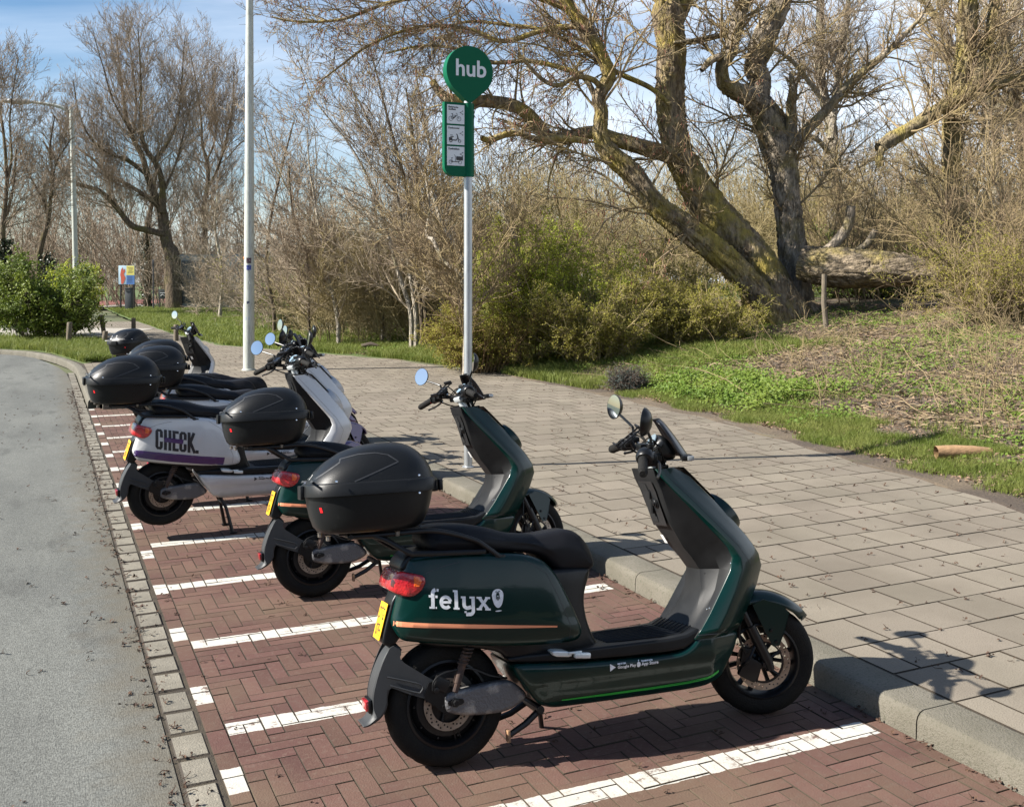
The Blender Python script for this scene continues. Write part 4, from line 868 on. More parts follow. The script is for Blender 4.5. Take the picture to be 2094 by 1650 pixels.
    # ---- luggage rack
    g = G()
    for sd in (-1, 1):
        y = sd*.150
        g.tube([(-.33, sd*.09, .838), (-.20, sd*.12, .838), (-.06, y, .842), (.03, y, .826), (.118, y, .796), (.152, y, .776), (.214, y, .728)], .0095, 10, smooth=5)
        g.tube([(-.24, sd*.11, .836), (-.20, sd*.125, .820), (-.125, y, .772), (-.09, y, .764), (.10, y, .754), (.16, y, .752)], .0095, 10, smooth=5)
        g.box((.215, y, .727), (.04, .012, .016), bev=.003); g.tube([(-.04, y*.8, .768), (-.03, y*.75, .74)], .012, 8)
    for x in (-.32, -.22, -.10): g.tube([(x, -.11, .838), (x, .11, .838)], .009, 8)
    g.box((-.21, 0, .848), (.30, .17, .010), bev=.003)
    rk = g.build('luggage_rack', M['rim'], root)
    g = G()
    for x, y in ((-.40, -.10), (-.16, -.14), (-.40, .10), (-.16, .14)): g.lathe([(0, -.012), (.008, -.010), (.008, .004), (.012, .006), (0, .008)], (x, y, .842), (0, 0, 1), 6)
    g.build('rack_bolts', M['steel'], rk)
    # ---- top case
    def sect(z, x0, x1, w, n=56, e=3.2, pinch=.0):
        cx, hx = (x0+x1)/2, (x1-x0)/2; out = []
        for k in range(n):
            a = 2*math.pi*k/n; ca, sa = math.cos(a), math.sin(a); px = math.copysign(abs(ca)**(2/e), ca); py = math.copysign(abs(sa)**(2/e), sa)
            # narrower toward the back
            ww = w*(1-.10*max(0, -px)**2)
            out.append((cx+hx*px, ww*py, z))
        return out
    g = G(); g.grid([sect(z, a, b, w) for z, a, b, w in ((.852, -.385, -.095, .13), (.853, -.402, -.083, .145), (.858, -.420, -.063, .157), (.876, -.435, -.040, .168), (.91, -.447, -.024, .176), (.95, -.455, -.012, .182), (.992, -.461, -.004, .186))], cap0=True, cap1=True)
    tb = g.build('top_case', M['grain'], root, ang=50)
    g = G(); g.grid([sect(z, a, b, w) for z, a, b, w in ((.984, -.468, .003, .191), (.985, -.474, .010, .199), (1.024, -.472, .011, .199), (1.029, -.468, .007, .195), (1.030, -.462, .002, .190))], cap0=True, cap1=True); g.build('lid_rim', M['grain'], tb, ang=50)
    g = G(); g.grid([sect(z, a, b, w, e=ee_) for z, a, b, w, ee_ in ((1.026, -.459, .000, .187, 3.2), (1.045, -.449, -.003, .184, 3.1), (1.065, -.433, -.009, .178, 3.0), (1.085, -.413, -.018, .169, 2.9), (1.105, -.388, -.031, .156, 2.8), (1.122, -.360, -.046, .142, 2.7), (1.137, -.335, -.064, .126, 2.6), (1.149, -.300, -.082, .104, 2.5), (1.158, -.262, -.105, .078, 2.4), (1.163, -.228, -.128, .048, 2.2), (1.1645, -.195, -.16, .015, 2))], cap0=True, cap1=True)
    lid = g.build('lid', M['grain'], tb, ang=60); blid = bvh_of(lid)
    g = G(); lidP = dens([(-.315, 1.032), (-.152, 1.092), (-.186, 1.118)], .008); V, F = ribbon(lidP, .0045)
    g2 = dens([(-.186, 1.118), (-.23, 1.128), (-.29, 1.126), (-.35, 1.113)], .008); V2, F2 = ribbon(g2, .003)
    g3 = dens([(-.350, 1.113), (-.356, 1.100), (-.46, 1.034)], .008); V3, F3 = ribbon(g3, .004)
    for sd in (-1, 1):
        for k, (a, b) in enumerate(((V, F), (V2, F2), (V3, F3))): decal(g, a, b, blid, side=sd, off=.0012+.0002*k)
    build_lr(g, 'lid_groove', mat('worn_groove', (.045, .047, .05), .6) if 'gro' not in M else M['gro'], tb, smooth=False, weld=False, recalc=False)
    g = G(); g.box((.012, 0, .985), (.028, .06, .022), bev=.005); g.prism([(.004, -.03, .978), (.032, 0, .986), (.004, .03, .978)], (0, 0, .012)); g.build('lid_catch', M['black'], tb)
    g = G(); g.box((-.478, 0, 1.0), (.016, .085, .05), bev=.005); g.build('case_lock', M['black'], tb)
    for sd in (-1, 1): g = G(); g.box((.012, sd*.11, 1.0), (.014, .035, .04), bev=.004); g.build('case_hinge', M['black'], tb)
    g = G()
    for sd in (-1, 1):
        for x, z in ((-.085, 1.040), (-.085, .978), (-.38, 1.036)): g.lathe([(0, .004), (.004, .003), (.005, 0)], (x, sd*(.1905 if z > 1 else .186), z), (0, sd, .2), 8)
    for i_ in (-1, 1): pass
    build_lr(g, 'case_rivet', M['chrome'], tb)
    # stickers on the back of the case
    g = G()
    for y0, y1, z0, z1 in ((-.02, .08, 1.045, 1.062), (.0, .09, 1.075, 1.09)):
        V = []
        for y, z in ((y0, z0), (y1, z0), (y1, z1), (y0, z1)):
            h = blid.ray_cast(Vector((-1, y, z)), Vector((1, 0, 0))); V.append((h[0].x-.002 if h[0] else -.46, y, z))
        g.add(V, [(0, 1, 2, 3)])
    g.build('case_sticker', M['sticker'], tb, smooth=False)
    bb = bvh_of(tb); g = G()
    for y0, y1, z0, z1 in ((-.126, -.117, .93, .948),):
        V = []
        for y, z in ((y0, z0), (y1, z0), (y1, z1), (y0, z1)):
            h = bb.ray_cast(Vector((-1, y, z)), Vector((1, 0, 0))); V.append((h[0].x-.002 if h[0] else -.46, y, z))
        g.add(V, [(0, 1, 2, 3)])
    g.build('red_sticker', M['redp'], tb, smooth=False)
    return root, st
def stand(root, down, foot):
    g = G()
    if down:
        for sd in (-1, 1): g.tube([(.40, sd*.07, .17), (.435, sd*.10, .10), (.475, sd*.13, foot+.008)], [.012, .011, .013], 8); g.box((.48, sd*.135, foot+.006), (.05, .03, .010), bev=.003)
        g.tube([(.40, -.09, .175), (.40, .09, .175)], .016, 10); g.tube([(.425, -.09, .12), (.425, .09, .12)], .008, 8)
        return g.build('centre_stand', M['rim'], root)
    for sd in (-1, 1): g.tube([(.36, sd*.07, .16), (.30, sd*.085, .125), (.225, sd*.11, .100)], [.012, .012, .011], 8)
    g.tube([(.36, -.09, .165), (.36, .09, .165)], .015, 10)
    o = g.build('centre_stand', M['rim'], root)
    g = G()
    for sd in (-1, 1): g.box((.222, sd*.112, .100), (.012, .03, .042), bev=.004)
    g.build('stand_foot', mat('worn_wood_tan', (.35, .2, .1), .7, col2=(.1, .06, .04), nscale=40) if 'wd' not in M else M['wd'], o)
    g = G(); g.tube([(.42, .10, .16), (.46, .19, .012+foot)], .010, 8); g.box((.465, .20, foot+.006), (.04, .03, .008), bev=.002); g.build('side_stand', M['rim'], root)
    return o
def copy_tree(o, parent=None):
    c = o.copy(); C.objects.link(c); c.parent = parent
    for ch in list(o.children): copy_tree(ch, c)
    return c
STEER = ('front_wheel', 'front_mudguard', 'fork', 'steering_stem', 'handlebar', 'dashboard', 'visor', 'front_signal', 'phone_clamp', 'cables')
def pose(root, pos, yaw, lean=0, z0=0, pitch=0, th=0.0):
    root.matrix_world = Matrix.Translation((pos[0], pos[1], z0)) @ Matrix.Rotation(R(yaw), 4, 'Z') @ Matrix.Rotation(R(pitch), 4, 'Y') @ Matrix.Rotation(R(-lean), 4, 'X')
    for c in root.children:
        if c.name.split('.')[0] in STEER: c.matrix_basis = steer_mx(th)
M['surr'] = mat('glovebox_plastic', (.016, .017, .018), .4, spec=.4)
M['inner'] = mat('inner_plastic', (.0075, .008, .0085), .5, spec=.22, bump=.05, bscale=600, col2=(.014, .0145, .015), nscale=8)
GRP = 'shared electric scooters parked side by side in the marked bays'
for k, v in (('hol', mat('dark_hollow', (.002, .002, .002), .9)), ('vis', mat('smoked_visor', (.006, .006, .007), .3, spec=.35, coat=.2)), ('gro', mat('worn_groove', (.028, .029, .031), .5)), ('wd', mat('worn_tan_foot', (.35, .2, .1), .7, col2=(.1, .06, .04), nscale=40))): M[k] = v
s1, _ = build_scooter('green', 'dark green scooter nearest the camera, felyx lettering and salmon stripe fully visible', GRP)
s2 = copy_tree(s1); s2['label'] = 'second dark green scooter, between the nearest green one and the white CHECK. scooter'
s3, _ = build_scooter('white', 'white scooter with CHECK. lettering and purple stripe, rear wheel lifted on its centre stand', GRP)
s4 = copy_tree(s3); s4['label'] = 'white scooter standing directly behind the one with the visible CHECK. lettering'
s5 = copy_tree(s3); s5['label'] = 'white scooter third in the tight white row, only its lid and seat showing'
s6 = copy_tree(s3); s6['label'] = 'farthest white scooter, turned to point away down the path, black inner panel facing us'
s7 = copy_tree(s3); s7['label'] = 'white scooter without a top case at the back of the tight white row'
for c in list(s7.children):
    if c.name.startswith('top_case'):
        for d in list(c.children): bpy.data.objects.remove(d)
        bpy.data.objects.remove(c)
stand(s1, False, 0); stand(s2, False, 0); stand(s3, True, -.075); stand(s4, True, -.075); stand(s5, True, -.075); stand(s6, False, 0); stand(s7, False, 0)
bpy.context.view_layer.update()
pose(s1, (-.254, 3.652), 19.1, 10, 0, 0, -.30)
pose(s2, (-1.12, 5.61), 21.6, 7, 0, 0, .19)
pose(s3, (-2.42, 6.92), 27.4, 0, .083, .6, .35)
pose(s4, (-2.58, 7.95), 27.4, 0, .083, .6, .30)
pose(s5, (-2.86, 8.8), 27.0, 0, .083, .6, -.25)
pose(s7, (-3.0, 9.85), 27.0, 4, 0, 0, -.2)
pose(s6, (-4.6, 12.7), 70.0, 4, 0, 0, -.62)
# ------------------------------------------------------------------ street furniture
def hit(px, py, Y0=6.0, Y1=120.0):
    Y = np.linspace(Y0, Y1, 4000); X = (px-CXP)/FPX*Y; z = CAMH-(py-HYP)/FPX*Y; v = X*.907+Y*.421; u = -X*.421+Y*.907
    zg = np.where(v > vedge(u), verge_z(v, u), 0.1); k = np.argmax(z <= zg)
    return (X[k], Y[k], float(zg[k])) if z[k] <= zg[k] else (X[-1], Y[-1], float(zg[-1]))
def gz(X, Y): v = X*.907+Y*.421; u = -X*.421+Y*.907; return np.where(v > vedge(u), verge_z(v, u), 0.1)
m_galv = mat('galvanised_steel', (0.36, 0.38, 0.39), 0.45, 0.75, col2=(0.48, 0.50, 0.51), nscale=14, stretch=(1, 1, .3))
m_lgreen = mat('sign_green', (0.0, 0.095, 0.045), 0.55, spec=.15, coat=0.0)
m_sgw = mat('sign_white', (0.66, 0.68, 0.70), 0.5); m_sgk = mat('sign_ink', (0.02, 0.02, 0.025), 0.5)
hs = empty('hub_sign', 'green hub sign with teardrop top and three white panels on a steel pole', 'sign', (-0.39, 8.99, 0.1), GA)
g = G(); g.tube([(0, 0, -.1), (0, 0, 3.26)], .037, 24); g.lathe([(.055, 0), (.055, .006), (.038, .012)], (0, 0, .0), (0, 0, 1), 24); g.build('pole', m_galv, hs)
g = G(); pts = []
cz = 3.505; r = .222
for i in range(72):
    a = -math.pi/2+2*math.pi*i/72; x, z = math.cos(a)*r, math.sin(a)*r
    # tangent lines run down to the point
    pts.append((x, z))
tipz = -.30; al = math.acos(r/abs(tipz)); pp = []
for i in range(60):
    a = -math.pi/2+al+(2*math.pi-2*al)*i/59; pp.append((math.cos(a)*r, math.sin(a)*r))
pp.append((-0.014, tipz+.022)); pp.append((0, tipz+.012)); pp.append((0.014, tipz+.022))
g.prism([(x, -.045, cz+z) for x, z in pp], (0, .09, 0)); head = g.build('sign_head', m_lgreen, hs, ang=30)
V, F = text2d('hub', .205, .004, 'CENTER', xs=.98, spacing=1.0); g = G(); g.add([(x+.008, -.0475, cz-.045+y) for x, y in V], F); g.build('sign_lettering', m_sgw, head, smooth=False, weld=False, recalc=False)
g = G(); pn = [(.046, 2.575), (.046, 3.222), (-.235, 3.222), (-.235, 2.66)]+[(-.235+.085*(1-math.cos(a)), 2.66-.085*math.sin(a)) for a in np.linspace(.2, math.pi/2, 8)]
g.prism([(x, -.028, z) for x, z in pn], (0, .056, 0)); g.tube([(0, 0, 2.573), (0, 0, 3.224)], .0455, 24); panel = g.build('sign_panel', m_lgreen, hs, ang=30)
names = (('Elektrische', 'deelfiets'), ('Deelscooter',), ('Deelbakfiets',))
def circ(cx, cy, r, w, n=20): return ribbon([(cx+r*math.cos(a), cy+r*math.sin(a)) for a in np.linspace(0, 2*math.pi, n)], w)
for k in range(3):
    z0 = 3.032-.1835*k; x0, x1 = -.212, -.048; h = .168
    g = G(); g.prism([(x0, -.0305, z0), (x1, -.0305, z0), (x1, -.0305, z0+h), (x0, -.0305, z0+h)], (0, .002, 0)); pc = g.build('white_tile', m_sgw, panel, smooth=False)
    g = G(); yy = -.032; q = [0]
    def dr(VF, ox=0, oz=0):
        V, F = VF; q[0] += 1; g.add([(x0+ox+x, yy-.0001*q[0], z0+oz+y) for x, y in V], F)
    for i, s_ in enumerate(names[k]): dr(text2d(s_, .021, .0007), .012, .140-.020*i)
    for a, b in (((.125, .102), (.148, .116)), ((.125, .102), (.148, .088))): dr(ribbon([a, b], .003))
    for c_ in ((.125, .102), (.148, .116), (.148, .088)): dr(circ(*c_, .0022, .005, 10))
    if k == 0:
        for cx_ in (.036, .112): dr(circ(cx_, .045, .019, .0032))
        for l in ([(.036, .045), (.062, .045), (.095, .078), (.112, .045)], [(.036, .045), (.052, .075), (.093, .074)], [(.062, .045), (.048, .085)], [(.095, .078), (.092, .092), (.080, .094)]): dr(ribbon(l, .0036))
        dr(ribbon([(.040, .086), (.056, .086)], .005)); dr(ribbon([(.058, .05), (.085, .07)], .009))
    elif k == 1:
        dr(circ(.036, .034, .012, .006)); dr(circ(.118, .034, .012, .005)); dr(ribbon([(.018, .050), (.05, .05)], .026)); dr(ribbon([(.045, .040), (.088, .040)], .009)); dr(ribbon([(.086, .040), (.100, .058), (.097, .085), (.088, .095)], .008)); dr(ribbon([(.112, .036), (.100, .075)], .006)); dr(ribbon([(.03, .070), (.062, .070)], .007)); dr(ribbon([(.03, .083), (.055, .083)], .004))
    else:
        dr(circ(.034, .032, .015, .003)); dr(circ(.122, .030, .015, .003)); dr(ribbon([(.088, .065), (.088+.062, .065)], .034)); dr(ribbon([(.034, .034), (.09, .034), (.118, .034)], .006)); dr(ribbon([(.078, .036), (.084, .07), (.070, .096)], .0035)); dr(ribbon([(.034, .034), (.046, .062), (.05, .036)], .0035)); dr(ribbon([(.038, .066), (.054, .066)], .005))
    g.build('tile_print', m_sgk, pc, smooth=False, weld=False, recalc=False)
# lamp posts
m_post = mat('lamp_post_paint', (0.42, 0.44, 0.40), 0.5, col2=(0.35, 0.37, 0.33), nscale=3, stretch=(4, 4, .6), col3=(.28, .28, .25), n3=12)
def lamp_head(root, p, d, sc=1.0):
    d = Vector(d).normalized(); g = G(); rings = []
    for t, w, h in ((0, .05, .04), (.12, .09, .07), (.45, .14, .09), (.85, .13, .07), (1.0, .05, .03)):
        c = Vector(p)+d*t*.85*sc; sidev = Vector((-d.y, d.x, 0)).normalized(); rings.append([c+sidev*math.cos(a)*w*sc+Vector((0, 0, math.sin(a)*h*sc)) for a in np.linspace(0, 6.283, 12, endpoint=False)])
    g.grid(rings, cap0=True, cap1=True); return g.build('lamp_head', mat('lamp_head_grey', (.3, .32, .33), .4), root)
lp = empty('lamp_post', 'pale grey painted lamp post with stickers rising between scooters and grass', 'lamp post', (-4.88, 18.77, 0.1))
g = G(); g.tube([(0, 0, -.1), (0, 0, 1.2), (.005, 0, 1.25), (.02, 0, 9.5)], [.104, .102, .098, .052], 28); g.lathe([(.13, 0), (.125, .02), (.105, .03)], (0, 0, 0), (0, 0, 1), 24); g.tube([(.02, 0, 9.5), (-.05, -.1, 9.9), (-.5, -.2, 10.2), (-1.4, -.4, 10.3)], .035, 10, smooth=5); g.build('post', m_post, lp); lamp_head(lp, (-1.4, -.4, 10.3), (-1, -.2, 0))
def sticker(z, a, w, h, col, r=.0985):
    g = G(); g.grid([[(math.sin(a+da)*r, -math.cos(a+da)*r, z+dz) for da in np.linspace(-w/2/r, w/2/r, 6)] for dz in (-h/2, h/2)], close_v=False); g.build('sticker', mat('sticker', col, .5, col2=tuple(min(1, c*2+.15) for c in col), nscale=50, contrast=(.55, .6)), lp)
for z, a, w, h, c_ in ((2.03, .25, .09, .10, (.05, .02, .03)), (1.90, .25, .09, .09, (.03, .05, .22)), (2.08, -1.2, .05, .04, (.8, .2, .03)), (1.23, .25, .075, .10, (.02, .025, .06)), (0.96, .0, .085, .06, (.12, .2, .45)), (1.62, .35, .05, .06, (.35, .37, .33))): sticker(z, a, w, h, c_, .1+.002 if z < 1.2 else .0995)
lf_ = empty('lamp_post', 'thin distant street light with curved arm reaching left over the road', 'lamp post', (-23.95, 55.7, 0.1))
g = G(); g.tube([(0, 0, -.2), (-.27, 0, 10.3), (-.40, 0, 10.9), (-1.0, -.1, 11.25), (-2.4, -.3, 11.45)], [.16, .12, .10, .09, .08], 12, smooth=6); g.build('post', m_post, lf_); lamp_head(lf_, (-2.3, -.3, 11.45), (-1, -.1, .02), 1.9)
# short wooden posts
m_wood = mat('weathered_wood', (0.19, 0.155, 0.11), 0.9, col2=(0.11, 0.09, 0.065), nscale=5, stretch=(6, 6, .7), bump=0.6, bscale=30)
for px, yb, Y, h, ln_, lab in ((140, 712, 26.4, .58, .02, 'short wooden post furthest left, beside the dark green bush'), (213, 690, 31.0, .62, -.06, 'tallest short wooden post, leaning left behind a lower one'), (213, 712, 26.6, .34, .02, 'lowest wooden post, close to the kerb bend'), (273, 690, 31.2, .52, 0, 'short wooden post rising right behind the farthest top case'), (360, 697, 28.0, .45, 0, 'short wooden post between the farthest top case and its handlebar')):
    x = (px-CXP)/FPX*Y; g = G(); rings = []
    for z, w in ((-.1, .072), (.0, .07), (h*.5, .068), (h-.015, .068), (h, .058)): rings.append([(math.cos(a)*w*(1+.04*math.sin(3*a))+ln_*z/h*1.6, math.sin(a)*w, z) for a in np.linspace(0, 6.283, 10, endpoint=False)])
    g.grid(rings, cap0=True, cap1=True); o = g.build('wooden_post', m_wood, None, ang=40, label=lab, cat='post', group='short wooden posts along the grass'); o.location = (x, Y, 0.1)
# information board, litter bin, thin pole, small panel
Y = 58.0
ib = empty('information_board', 'pale blue and yellow information board on two dark posts by the red path', 'sign', ((259-CXP)/FPX*Y, Y, .12))
g = G(); g.box((0, 0, 1.98), (.92, .05, 1.08), bev=.01); bd = g.build('board', mat('board_pale_blue', (.42, .56, .66), .5), ib)
g = G(); g.box((.225, -.030, 2.24), (.45, .006, .54)); g.build('yellow_field', mat('board_yellow', (.75, .66, .18), .5), bd, smooth=False)
g = G(); g.box((.225, -.030, 1.70), (.45, .006, .52)); g.build('blue_field', mat('board_blue', (.09, .2, .48), .5), bd, smooth=False)
g = G(); V = [(-.30, 2.3), (-.22, 2.44), (-.2, 2.2), (-.12, 2.36), (-.08, 2.2), (-.16, 2.05), (-.06, 1.8), (-.18, 1.48), (-.30, 1.46), (-.32, 1.8), (-.36, 2.0)]; g.add([(x, -.032, z) for x, z in V], [tuple(range(len(V)))]); g.build('red_shape', mat('board_red', (.6, .12, .07), .5), bd, smooth=False)
g = G()
for i in range(5): g.box((.22+.03*(i % 2), -.034, 2.38-.07*i), (.30-.05*(i % 3), .003, .02))
for i in range(5): g.box((.20, -.034, 1.86-.075*i), (.30-.04*(i % 2), .003, .018))
g.build('text_lines', m_sgk, bd, smooth=False)
for x in (-.36, .40):
    g = G(); g.box((x, .05, 1.2), (.09, .09, 2.5), bev=.01); g.build('leg', mat('dark_timber', (.05, .045, .04), .9), ib)
lb = empty('litter_bin', 'dark grey litter bin under the information board', 'bin', ((264-CXP)/FPX*57, 57, .1)); g = G(); g.box((0, 0, .62), (.36, .36, 1.15), bev=.03); g.build('bin_body', mat('bin_grey', (.06, .065, .07), .6), lb); g = G(); g.box((0, 0, 1.24), (.40, .40, .09), bev=.02); g.box((0, -.16, 1.12), (.26, .09, .10)); g.build('lid', mat('bin_lid', (.04, .042, .045), .5), lb)
g = G(); g.tube([(0, 0, 0), (0, 0, 2.9)], .04, 8); g.box((0, -.03, 2.75), (.12, .03, .3), bev=.01); o = g.build('path_pole', mat('dark_pole', (.05, .05, .055), .5), None, label='thin dark pole right of the information board beside the red path', cat='pole'); o.location = ((313.5-CXP)/FPX*59, 59, .1)
pb = empty('black_notice', 'small black notice panel on low legs beside the red path', 'sign', ((333-CXP)/FPX*60, 60, .1)); g = G(); g.box((0, 0, .88), (.50, .05, .58), bev=.01); pbb = g.build('board', mat('notice_black', (.03, .035, .035), .5), pb)
g = G(); g.box((0, -.03, .95), (.3, .004, .03)); g.tube([(-.12, -.03, .78), (0, -.03, .86), (.12, -.03, .78)], .012, 5); g.build('notice_mark', m_sgw, pbb, smooth=False)
for x in (-.2, .2): g = G(); g.box((x, .0, .3), (.05, .05, .62)); g.build('leg', mat('dark_timber2', (.05, .045, .04), .9), pb)
# grey cabin behind the twigs
cb = empty('grey_cabin', 'low grey panelled cabin half hidden behind bare branches', 'cabin', ((462-CXP)/FPX*60, 60, .1)); g = G(); g.box((0, 1.2, 1.65), (5.5, 2.4, 3.1), bev=.02); cw_ = g.build('wall', mat('cabin_grey', (.16, .18, .18), .6, col2=(.22, .24, .23), nscale=1.2), cb); g = G(); g.box((0, 1.2, 3.22), (5.45, 2.35, .05), bev=.02); g.build('roof', mat('cabin_roof', (.15, .16, .16), .7), cb)
for x, c_ in ((-2.1, (.05, .055, .055)), (-1.0, (.035, .04, .04)), (.3, (.17, .20, .20)), (1.6, (.19, .23, .22))):
    g = G(); g.box((x, -.02, 1.6), (1.0, .03, 2.5), bev=.005); g.build('cabin_panel', mat('cabin_panel', c_, .5), cb)
g = G()
for x in (-2.72, -1.55, -.4, .95, 2.3): g.box((x, -.03, 1.65), (.07, .05, 3.1))
g.build('cabin_frame', mat('cabin_frame', (.22, .23, .22), .6), cb)
# ------------------------------------------------------------------ vegetation tools
def nrmz(a): return a/(np.linalg.norm(a, axis=-1, keepdims=True)+1e-9)
def grow(S_, D, Ln, n=5, wig=.15, trop=(0, 0, .05)):
    B = len(S_); P = np.zeros((B, n, 3)); P[:, 0] = S_; D = nrmz(np.array(D, float)); st = (Ln/(n-1))[:, None]
    for i in range(1, n):
        D = nrmz(D+rng.normal(0, wig, (B, 3))+np.array(trop)); P[:, i] = P[:, i-1]+D*st
    return P
def kids(P, Rd, total, tmin=.2, tmax=1.0, ang=(25, 60), lenf=.5, rf=.6, lmin=.1, wt=None, flat=None):
    B, n, _ = P.shape; seg = np.linalg.norm(np.diff(P, axis=1), axis=2).sum(1); w = seg if wt is None else wt; idx = rng.choice(B, total, p=w/w.sum())
    t = rng.uniform(tmin, tmax, total); f = t*(n-1); i = np.minimum(f.astype(int), n-2); fr = (f-i)[:, None]
    pos = P[idx, i]*(1-fr)+P[idx, i+1]*fr; d = nrmz(P[idx, i+1]-P[idx, i]); q = rng.normal(0, 1, (total, 3)); q = nrmz(q-d*(q*d).sum(1, keepdims=True)); a = np.radians(rng.uniform(*ang, total))[:, None]
    D = d*np.cos(a)+q*np.sin(a); Ln = np.maximum(lmin, seg[idx]*lenf*(1.15-.75*t)*rng.uniform(.5, 1.3, total)); r = (Rd[idx, i]*(1-fr[:, 0])+Rd[idx, i+1]*fr[:, 0])*rf*rng.uniform(.6, 1, total)
    return pos, D, Ln, r
def radii(r0, n, tip=.35): return r0[:, None]*np.linspace(1, tip, n)[None]
def tubes(P, Rd, sides=3):
    B, n, _ = P.shape; T = np.empty_like(P); T[:, 1:-1] = P[:, 2:]-P[:, :-2]; T[:, 0] = P[:, 1]-P[:, 0]; T[:, -1] = P[:, -1]-P[:, -2]; T = nrmz(T)
    ref = rng.normal(0, 1, (B, 1, 3)); d = nrmz(P[:, -1:]-P[:, :1]); ref = nrmz(ref-d*(ref*d).sum(2, keepdims=True)); U = nrmz(ref-T*(ref*T).sum(2, keepdims=True)); Wv = np.cross(T, U)
    a = np.linspace(0, 2*np.pi, sides, endpoint=False); V = P[:, :, None]+(U[:, :, None]*np.cos(a)[None, None, :, None]+Wv[:, :, None]*np.sin(a)[None, None, :, None])*Rd[:, :, None, None]
    base = np.arange(B)[:, None, None]*n*sides; i = np.arange(n-1)[None, :, None]*sides; j = np.arange(sides)[None, None]; k = (j+1) % sides
    F = np.stack([base+i+j, base+i+k, base+i+sides+k, base+i+sides+j], -1).reshape(-1, 4); return V.reshape(-1, 3), F
def join(lst):
    V = []; F = []; b = 0
    for v, f in lst: V.append(v); F.append(f+b); b += len(v)
    return np.vstack(V), np.vstack(F)
def leaves(pos, size, up=.3, aspect=.6, fold=True):
    n = len(pos); nn = nrmz(rng.normal(0, 1, (n, 3))+np.array([-.9, -.45, up+.5])); t = rng.normal(0, 1, (n, 3)); t = nrmz(t-nn*(t*nn).sum(1, keepdims=True)); s = np.cross(nn, t)
    L_ = size*rng.uniform(.6, 1.3, n)[:, None]; w = L_*aspect*.5
    V = np.stack([pos, pos+t*L_*.5+s*w+nn*L_*.12, pos+t*L_, pos+t*L_*.5-s*w+nn*L_*.12], 1).reshape(-1, 3); F = np.arange(n*4).reshape(-1, 4); return V, F
def limb_pts(lst, Y, dY=0.0, wsc=1.0, z7=None):
    P = []; W_ = []
    for i, q in enumerate(lst):
        px, py, w = q[:3]; yy = Y+dY*i/(max(1, len(lst)-1)); P.append(wp(px, py, yy)); W_.append(w/2*yy/FPX*wsc)
    return np.array(P), np.array(W_)
def resamp(P, W_, n):
    V_ = crom([Vector(p) for p in P], 6); V_ = np.array([tuple(v) for v in V_]); d = np.r_[0, np.cumsum(np.linalg.norm(np.diff(V_, axis=0), axis=1))]; t = np.linspace(0, d[-1], n)
    dw = np.linspace(0, 1, len(W_)); tt = np.interp(t, d, np.linspace(0, 1, len(d))); return np.stack([np.interp(t, d, V_[:, k]) for k in range(3)], 1), np.interp(tt, dw, W_)
def bark_tube(P, W_, sides=18, rough=.12, seg=.10):
    L_ = np.linalg.norm(np.diff(P, axis=0), axis=1).sum(); n = max(8, int(L_/seg)); Q, w = resamp(P, W_, n); T = np.gradient(Q, axis=0); T = nrmz(T); u = np.array([0, -1, .01]); rings = []
    ph = rng.uniform(0, 6.28, 6); fine = sides >= 40
    for i in range(n):
        u = nrmz(u-T[i]*(u@T[i])); v = np.cross(T[i], u); a = np.linspace(0, 2*np.pi, sides, endpoint=False); s = i*seg
        rr = w[i]*(1+rough*(.5*np.sin(3*a+ph[0]+s*.7)+.35*np.sin(5*a+ph[1]-s*1.1)+.35*np.sin(8*a+ph[2]+s*.9)+.25*np.sin(s*2.3+ph[3]+2*a))+rng.normal(0, rough*.16, sides))
        if fine: q_ = a*2.2*max(3, w[i]*22)+1.6*np.sin(s*2.1+3*a)+1.1*np.sin(s*5.3-2*a+ph[4]); rr = rr+.035*np.minimum(1, w[i]/.25)*(1-2.2*np.abs(np.sin(q_))**.6)*(.6+.4*np.sin(s*7.7+5*a+ph[5]))+rng.normal(0, .004, sides)
        rings.append(Q[i]+(u*np.cos(a)[:, None]+v*np.sin(a)[:, None])*rr[:, None])
    V = np.array(rings).reshape(-1, 3); ii = np.arange(n-1)[:, None]*sides; j = np.arange(sides)[None]; k = (j+1) % sides
    F = np.stack([ii+j, ii+k, ii+sides+k, ii+sides+j], -1).reshape(-1, 4)
    c = np.array([V[:sides].mean(0), V[-sides:].mean(0)]); m = len(V); V = np.vstack([V, c]); capf = [(j_, (j_+1) % sides, m, m) for j_ in range(sides)]+[((n-1)*sides+(j_+1) % sides, (n-1)*sides+j_, m+1, m+1) for j_ in range(sides)]
    return V, F
def bark(name, c1, c2, moss, mfac=(.5, .62), st=(1, 1, .28), bs=9):
    m = mat(name, c1, .95, spec=.2, col2=c2, nscale=11, contrast=(.42, .56), bump=1.0, bscale=bs*2.2, stretch=st, detail=8); t = m.node_tree; b = t.nodes['Principled BSDF']; src = b.inputs['Base Color'].links[0].from_socket
    for n in t.nodes:
        if n.type == 'BUMP': n.inputs['Distance'].default_value = .10
    tc = N(t, 'ShaderNodeTexCoord'); n = N(t, 'ShaderNodeTexNoise'); n.inputs['Scale'].default_value = 1.1; n.inputs['Detail'].default_value = 9; n.inputs['Roughness'].default_value = .7; t.links.new(tc.outputs['Object'], n.inputs['Vector'])
    r = N(t, 'ShaderNodeMapRange'); r.inputs['From Min'].default_value = mfac[0]; r.inputs['From Max'].default_value = mfac[1]; t.links.new(n.outputs['Fac'], r.inputs['Value'])
    x = N(t, 'ShaderNodeMix', data_type='RGBA'); x.inputs['B'].default_value = (*moss, 1); t.links.new(r.outputs['Result'], x.inputs['Factor']); t.links.new(src, x.inputs['A']); t.links.new(x.outputs['Result'], b.inputs['Base Color']); return m
